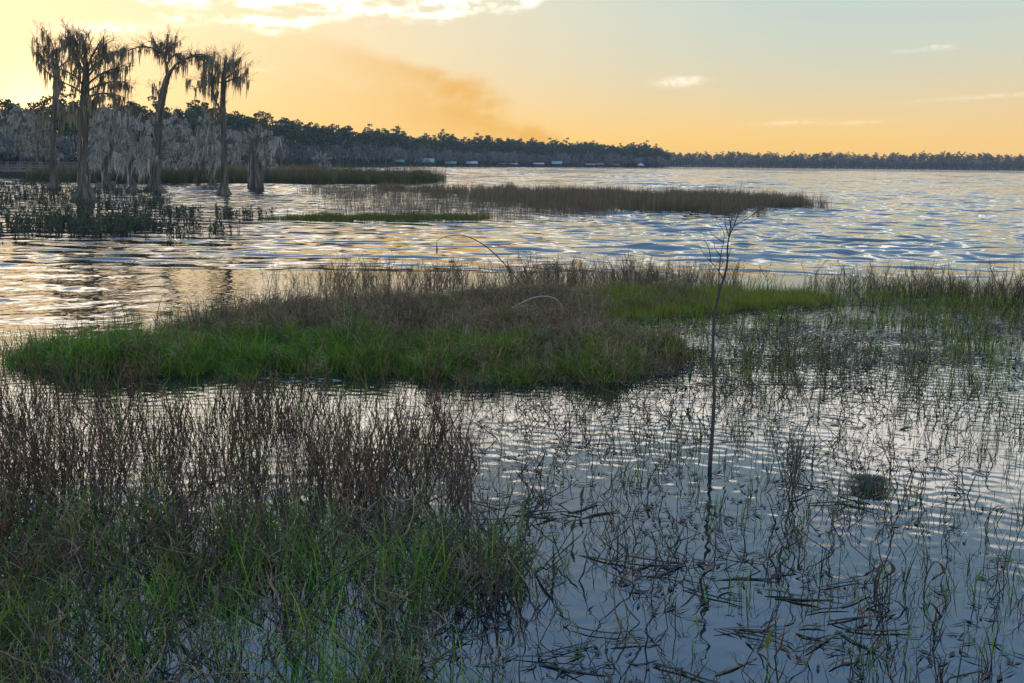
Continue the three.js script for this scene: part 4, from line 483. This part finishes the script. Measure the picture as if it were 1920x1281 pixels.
stalk('drooping_sedge', 'long bent sedge stalk with a hanging dark seed head over the bank', [0.645, -18.457], [[0, -0.1], [0, 0.1], [-0.09, 0.28], [-0.24, 0.49], [-0.51, 0.78], [-0.81, 1.13], [-1.11, 1.4], [-1.31, 1.52], [-1.52, 1.6], [-1.72, 1.6], [-1.87, 1.57], [-1.97, 1.52]], [0.014, 0.012, 0.011, 0.01, 0.008, 0.005], [0.11, 0.085, 0.05], { category: 'sedge', extra: (g, r) => { const b = new Build(), x = -1.97, z = Math.sin(11 * 0.7) * 0.04 * 11 / 3; b.tube([V(x, 1.53, z), V(x - 0.005, 1.45, z)], [0.004, 0.004], [0.07, 0.05, 0.035], 4); for (let k = 0; k < 26; k++) { const a = r() * 6.283; b.leaf(V(x, 1.47 - r() * 0.1, z), V(Math.cos(a) * 0.25, -1, Math.sin(a) * 0.25).normalize(), V(-Math.sin(a), 0, Math.cos(a)), 0.06 + r() * 0.05, 0.018, jit([0.06, 0.04, 0.028], r, 0.3), 0.005); } part('seed_head', b.geo(), M.stem, g).userData = { kind: 'stuff' }; } });
stalk('arched_dead_stem', 'pale dead stem bowed into an arch over the bank', [-0.229, -18.4], [[-0.04, -0.25], [0, 0.08], [0.22, 0.27], [0.48, 0.42], [0.72, 0.49], [0.92, 0.47], [1.07, 0.36], [1.18, 0.1], [1.22, -0.25]], [0.012, 0.013, 0.013, 0.012, 0.009], [0.36, 0.3, 0.23], { y: 0.2 });
stalk('thin_leaning_stem', 'short thin stem under the arched dead stem', [0.912, -18.474], [[0, -0.05], [-0.03, 0.1], [-0.14, 0.37], [-0.23, 0.64]], [0.009, 0.008, 0.004], [0.12, 0.1, 0.07]);
stalk('slanting_sedge_stem', 'slanting green-brown sedge stem beside the arched dead stem', [1.192, -18.679], [[0, -0.05], [-0.03, 0.12], [-0.16, 0.37], [-0.34, 0.61], [-0.64, 0.89]], [0.011, 0.009, 0.007, 0.004], [0.12, 0.12, 0.06]);
{
  const r = rng(515);
  // twiggy drowned shrub beside the sapling
  const g = new THREE.Group(); g.position.set(2.59, 0, -9.41);
  for (let k = 0; k < 9; k++) { const a = r() * 6.283, b = new Build(), h = 0.35 + r() * 0.4, e = V(Math.cos(a) * h * 0.4, h, Math.sin(a) * h * 0.3), m = e.clone().multiplyScalar(0.5).add(V((r() - 0.5) * 0.06, 0, 0)); b.tube([V((r() - 0.5) * 0.08, -0.1, (r() - 0.5) * 0.08), m, e], [0.006, 0.005, 0.002], [0.09, 0.07, 0.055], 4); for (let j = 0; j < 6; j++) { const p = m.clone().lerp(e, r()), d = V((r() - 0.5), 0.5 + r() * 0.6, r() - 0.5).multiplyScalar(0.18); b.tube([p, p.clone().add(d.clone().multiplyScalar(0.5)).add(V(0.01, 0, 0)), p.clone().add(d)], [0.003, 0.0025, 0.001], [0.09, 0.07, 0.055], 3); } part('branch', b.geo(), M.twig, g); }
  tag(g, 'small drowned twiggy shrub beside the bare sapling', 'shrub'); top(g, 'drowned_shrub');
  // hummock of matted grass
  const hm = new THREE.Group(); hm.position.set(3.42, 0, -9.62); hm.scale.set(0.62, 0.8, 0.62); const mb = new Build(), rr = rng(61), N = 14; for (let j = 0; j <= 6; j++) for (let i = 0; i <= N; i++) { const th = i / N * 6.283, f = j / 6, rad = 0.17 * Math.cos(f * 1.57) * (1 + 0.2 * Math.sin(3 * th)); mb.vert(Math.cos(th) * rad * 1.25, -0.05 + 0.12 * Math.sin(f * 1.57), Math.sin(th) * rad, [0.07, 0.058, 0.04]); } for (let j = 0; j < 6; j++) for (let i = 0; i < N; i++) { const q = j * (N + 1) + i; mb.i.push(q, q + N + 1, q + 1, q + 1, q + N + 1, q + N + 2); } part('root_mat', mb.geo(), M.soil, hm);
  const hb = new Build(); for (let k = 0; k < 420; k++) { const a = rr() * 6.283, d = Math.sqrt(rr()) * 0.2, dir = V(Math.cos(a), 0, Math.sin(a)), p = V(Math.cos(a) * d, 0.09 - d * 0.3, Math.sin(a) * d), L = 0.14 + rr() * 0.2; hb.ribbon([p, p.clone().addScaledVector(dir, L * 0.5).add(V(0, 0.05, 0)), p.clone().addScaledVector(dir, L).add(V(0, -0.07, 0))], [0.006, 0.007, 0.0005], V(-dir.z, 0, dir.x), jit(rr() < 0.4 ? [0.09, 0.11, 0.04] : [0.17, 0.14, 0.09], rr, 0.3)); } part('blades', hb.geo(), M.leaf, hm).userData = { kind: 'stuff' };
  tag(hm, 'rounded hummock of matted grass sitting in the near water', 'grass hummock'); top(hm, 'grass_hummock');
  // curled dead leaves on stalks
  for (const [x, z, h, tone, label] of [[2.83, -12.3, 0.22, [0.24, 0.1, 0.045], 'rust-coloured curled leaf hanging on a stalk behind the sapling'], [3.25, -12.7, 0.26, [0.2, 0.085, 0.04], 'reddish curled leaf on a stalk, farther from the sapling'], [2.67, -7.13, 0.24, [0.13, 0.07, 0.04], 'dark brown drooping leaf standing in clear near water'], [3.03, -7.14, 0.23, [0.15, 0.08, 0.045], 'brown hooked leaf with broken stalk near the drooping leaf'], [5.45, -18, 0.5, [0.05, 0.045, 0.035], 'black hooked dead stalk among the flooded grass'], [1.1, -8.6, 0.16, [0.22, 0.1, 0.04], 'small orange-brown leaf on the debris by the sapling']]) {
    const q = new THREE.Group(); q.position.set(x, 0, z); const s = new Build(); s.tube(spline([V(-0.06, -0.06, 0), V(-0.04, h * 0.6, 0), V(0, h, 0.01), V(0.03, h * 0.97, 0.01)], 10), radiiOf([0.006, 0.005, 0.004], 10), tone.map((c) => c * 0.7), 5); part('stalk', s.geo(), M.stem, q);
    const l = new Build(), L = h * 0.62; for (let k = 0; k <= 6; k++) { const f = k / 6, w = 0.017 * Math.sin(Math.PI * Math.min(1, f * 0.85 + 0.12)) * (1 + 0.3 * Math.sin(f * 9)), y = h * 0.97 - L * f, cz = 0.02 * Math.sin(f * 5); for (const e of [-1, 0, 1]) l.vert(0.03 + e * w * 0.8 + 0.03 * Math.sin(f * 4.5), y, cz + (e ? 0.018 : 0), jit(tone, r, 0.15)); } for (let k = 0; k < 6; k++) for (const e of [0, 1]) { const a = k * 3 + e; l.i.push(a, a + 1, a + 3, a + 1, a + 4, a + 3); } part('curled_leaf', l.geo(), M.leaf, q); tag(q, label, 'dead leaf', 'curled dead leaves'); top(q, 'curled_leaf_stalk'); }
  // green arrow-shaped leaves
  for (const [x, z, h, tone, label] of [[1.57, -5.99, 0.2, [0.17, 0.19, 0.03], 'yellow-green pointed leaf closest to the viewer'], [2.26, -7.84, 0.12, [0.05, 0.1, 0.03], 'upright green pointed leaf in clear water, far side of the pair'], [2.03, -7.56, 0.11, [0.05, 0.1, 0.03], 'upright green pointed leaf in clear water, near side of the pair'], [0.15, -8.75, 0.16, [0.06, 0.11, 0.03], 'green pointed leaf by the end of the rusty thicket'], [0.62, -8.9, 0.17, [0.05, 0.1, 0.03], 'green pointed leaf on the dark floating sticks'], [1.25, -9.25, 0.16, [0.05, 0.1, 0.03], 'green pointed leaf between sticks and sapling'], [2.35, -13.6, 0.3, [0.035, 0.075, 0.025], 'broad dark green leaf behind the sapling by the bank'], [0.5, -8.1, 0.15, [0.07, 0.12, 0.03], 'green pointed leaf in front of the dark floating sticks']]) {
    const q = new THREE.Group(); q.position.set(x, 0, z); q.rotation.y = r() * 1.6 - 0.8; part('stalk', new Build().tube(spline([V(0, -0.06, 0), V(0.01, h * 0.3, 0), V(0, h * 0.55, 0)], 6), radiiOf([0.006, 0.005], 6), tone, 5).geo(), M.stem, q); const l = new Build(); for (let k = 0; k <= 6; k++) { const f = k / 6, w = 0.015 * Math.sin(Math.PI * Math.pow(f, 0.8)) * (h / 0.16) ** 0.5 + 0.0004; for (const e of [-1, 0, 1]) l.vert(e * w + 0.03 * f * f, h * (0.5 + 0.75 * f), e ? 0.008 : 0, jit(tone, r, 0.12)); } for (let k = 0; k < 6; k++) for (const e of [0, 1]) { const a = k * 3 + e; l.i.push(a, a + 1, a + 3, a + 1, a + 4, a + 3); } part('leaf_blade', l.geo(), M.leaf, q); tag(q, label, 'leaf', 'pointed green leaves in the near water'); top(q, 'arrow_leaf'); }
  // floating dead reed sticks, drifted together
  const drifts = [[1.3, -7.6, 0.55, 0.14, 12, 'dark drifted stick on the near water in front of the sapling'], [2.15, -6.93, 0.6, 0.16, 16, 'brown drifted stick in the largest raft by the drooping leaves'], [1.92, -6.3, 0.4, 0.14, 12, 'drifted stick in the raft nearest the viewer'], [2.62, -6.65, 0.3, 0.08, 7, 'drifted stick beyond the yellow-green leaf, at the end of its raft'], [0.3, -8.75, 0.7, 0.1, 12, 'black drifted stick in the row beside the rusty thicket'], [-0.55, -8.35, 0.5, 0.1, 10, 'thick dark drifted stick at the foot of the rusty thicket'], [0.75, -5.95, 0.7, 0.2, 12, 'drifted reed stalk in the near water at the bottom of the photo'], [3.0, -9.3, 0.5, 0.15, 8, 'drifted stick between the twiggy shrub and the grass hummock'], [4.3, -12.3, 1.2, 0.2, 9, 'drifted stick among the grass tufts of the farther water']];
  for (const [cx, cz, rx, rz, n, label] of drifts) for (let k = 0; k < n; k++) { const L = 0.12 + r() * 0.36, a = (r() - 0.5) * 2.2, b = new Build(), th = 0.003 + r() * 0.005, bow = (r() - 0.5) * 0.1, g2 = new THREE.Group(); g2.position.set(cx + (r() + r() - 1) * 1.7 * rx, 0.004 + k % 3 * 0.008, cz + (r() + r() - 1) * 2.6 * rz); g2.rotation.set(0, a, (r() - 0.5) * 0.1); b.tube(spline([V(-L / 2, 0, 0), V(-L * 0.1, th * 0.6, bow * 0.6), V(L * 0.2, 0.0, bow * 0.3), V(L / 2, 0.012 * r(), 0)], 7), [th * 0.6, th, th * 1.05, th, th * 0.95, th * 0.9, th * 0.8, th * 0.4], jit(r() < 0.3 ? [0.15, 0.11, 0.07] : [0.05, 0.036, 0.025], r, 0.3), 5); part('stick', b.geo(), M.stem, g2); if (r() < 0.5) part('sheath', new Build().leaf(V(L * 0.2, 0.004, 0), V(0.8, 0.2, 0.5).normalize(), V(-0.5, 0, 0.8), 0.1, 0.018, [0.14, 0.11, 0.075], 0.01).geo(), M.stem, g2); tag(g2, label, 'stick', 'drift sticks: ' + label.slice(0, 30)); top(g2, 'floating_stick'); }
  // pale floating pads at the foot of the bank
  for (let k = 0; k < 14; k++) { const b = new Build(), s = 0.03 + r() * 0.045, n = 12, c0 = b.vert(0, 0.004, 0, [0.16, 0.2, 0.15]); for (let i = 0; i <= n; i++) { const t = 0.25 + i / n * 5.8; b.vert(Math.cos(t) * s, 0.006 + 0.004 * Math.sin(t * 2), Math.sin(t) * s, [0.17, 0.21, 0.16]); } for (let i = 1; i <= n; i++) b.i.push(c0, c0 + i + 1, c0 + i); const p = part('x', b.geo(), M.paint); p.position.set(-3.0 + (r() - 0.5) * 1.2, 0.004, -14.15 + (r() - 0.5) * 0.5); p.rotation.y = r() * 6; tag(p, 'small pale floating pad at the front foot of the grass bank', 'lily pad', 'floating pads at the bank foot'); top(p, 'floating_pad'); }
  // grass tufts and broken stalks that stand apart in the clear water
  const tufts = [1, 2, 3, 4].map((s) => grassClump(2700 + s, 7, 0.05, 0.26, 0.006, 0.65, [...GRN, [0.09, 0.1, 0.04]]).geo()), dead = [1, 2, 3, 4, 5].map((s) => stemClump(2800 + s, 1, 0.01, 0.42, DARKS, 3, 0.9, 1.5).geo());
  for (let k = 0; k < 110; k++) { const x = 1.6 + r() * 5.2, z = -5.6 - r() * 8; if (x > -z * 0.5 || r() > streak(x, z, 1.8, 23)) continue; const m = part('x', tufts[k % 4], M.leaf); m.position.set(x, 0, z); m.rotation.y = r() * 6.28; m.scale.setScalar(0.7 + r() * 0.6); m.userData = {}; const near = z > -8, mid = z > -11; tag(m, near ? 'small green grass tuft standing in the nearest clear water' : mid ? 'green grass tuft in the clear water about the sapling and hummock' : 'green grass tuft in the pale water between hummock and bank', 'grass tuft', near ? 'nearest grass tufts' : mid ? 'grass tufts about the sapling' : 'farther grass tufts'); top(m, 'grass_tuft'); }
  for (let k = 0; k < 90; k++) { const x = -0.2 + r() * 5.6, z = -5.8 - r() * 8; if (x > -z * 0.5 || r() > streak(x, z, 1.5, 29)) continue; const m = part('x', dead[k % 5], M.stem); m.position.set(x, 0, z); m.rotation.y = r() * 6.28; m.scale.setScalar(0.7 + r() * 0.7); const near = z > -8.5; tag(m, near ? 'broken dark stalk sticking out of the nearest water' : 'broken dark stalk in the water about and behind the sapling', 'dead stalk', near ? 'nearest broken stalks' : 'farther broken stalks'); top(m, 'broken_stalk'); }
}
renderer.render(scene, camera);
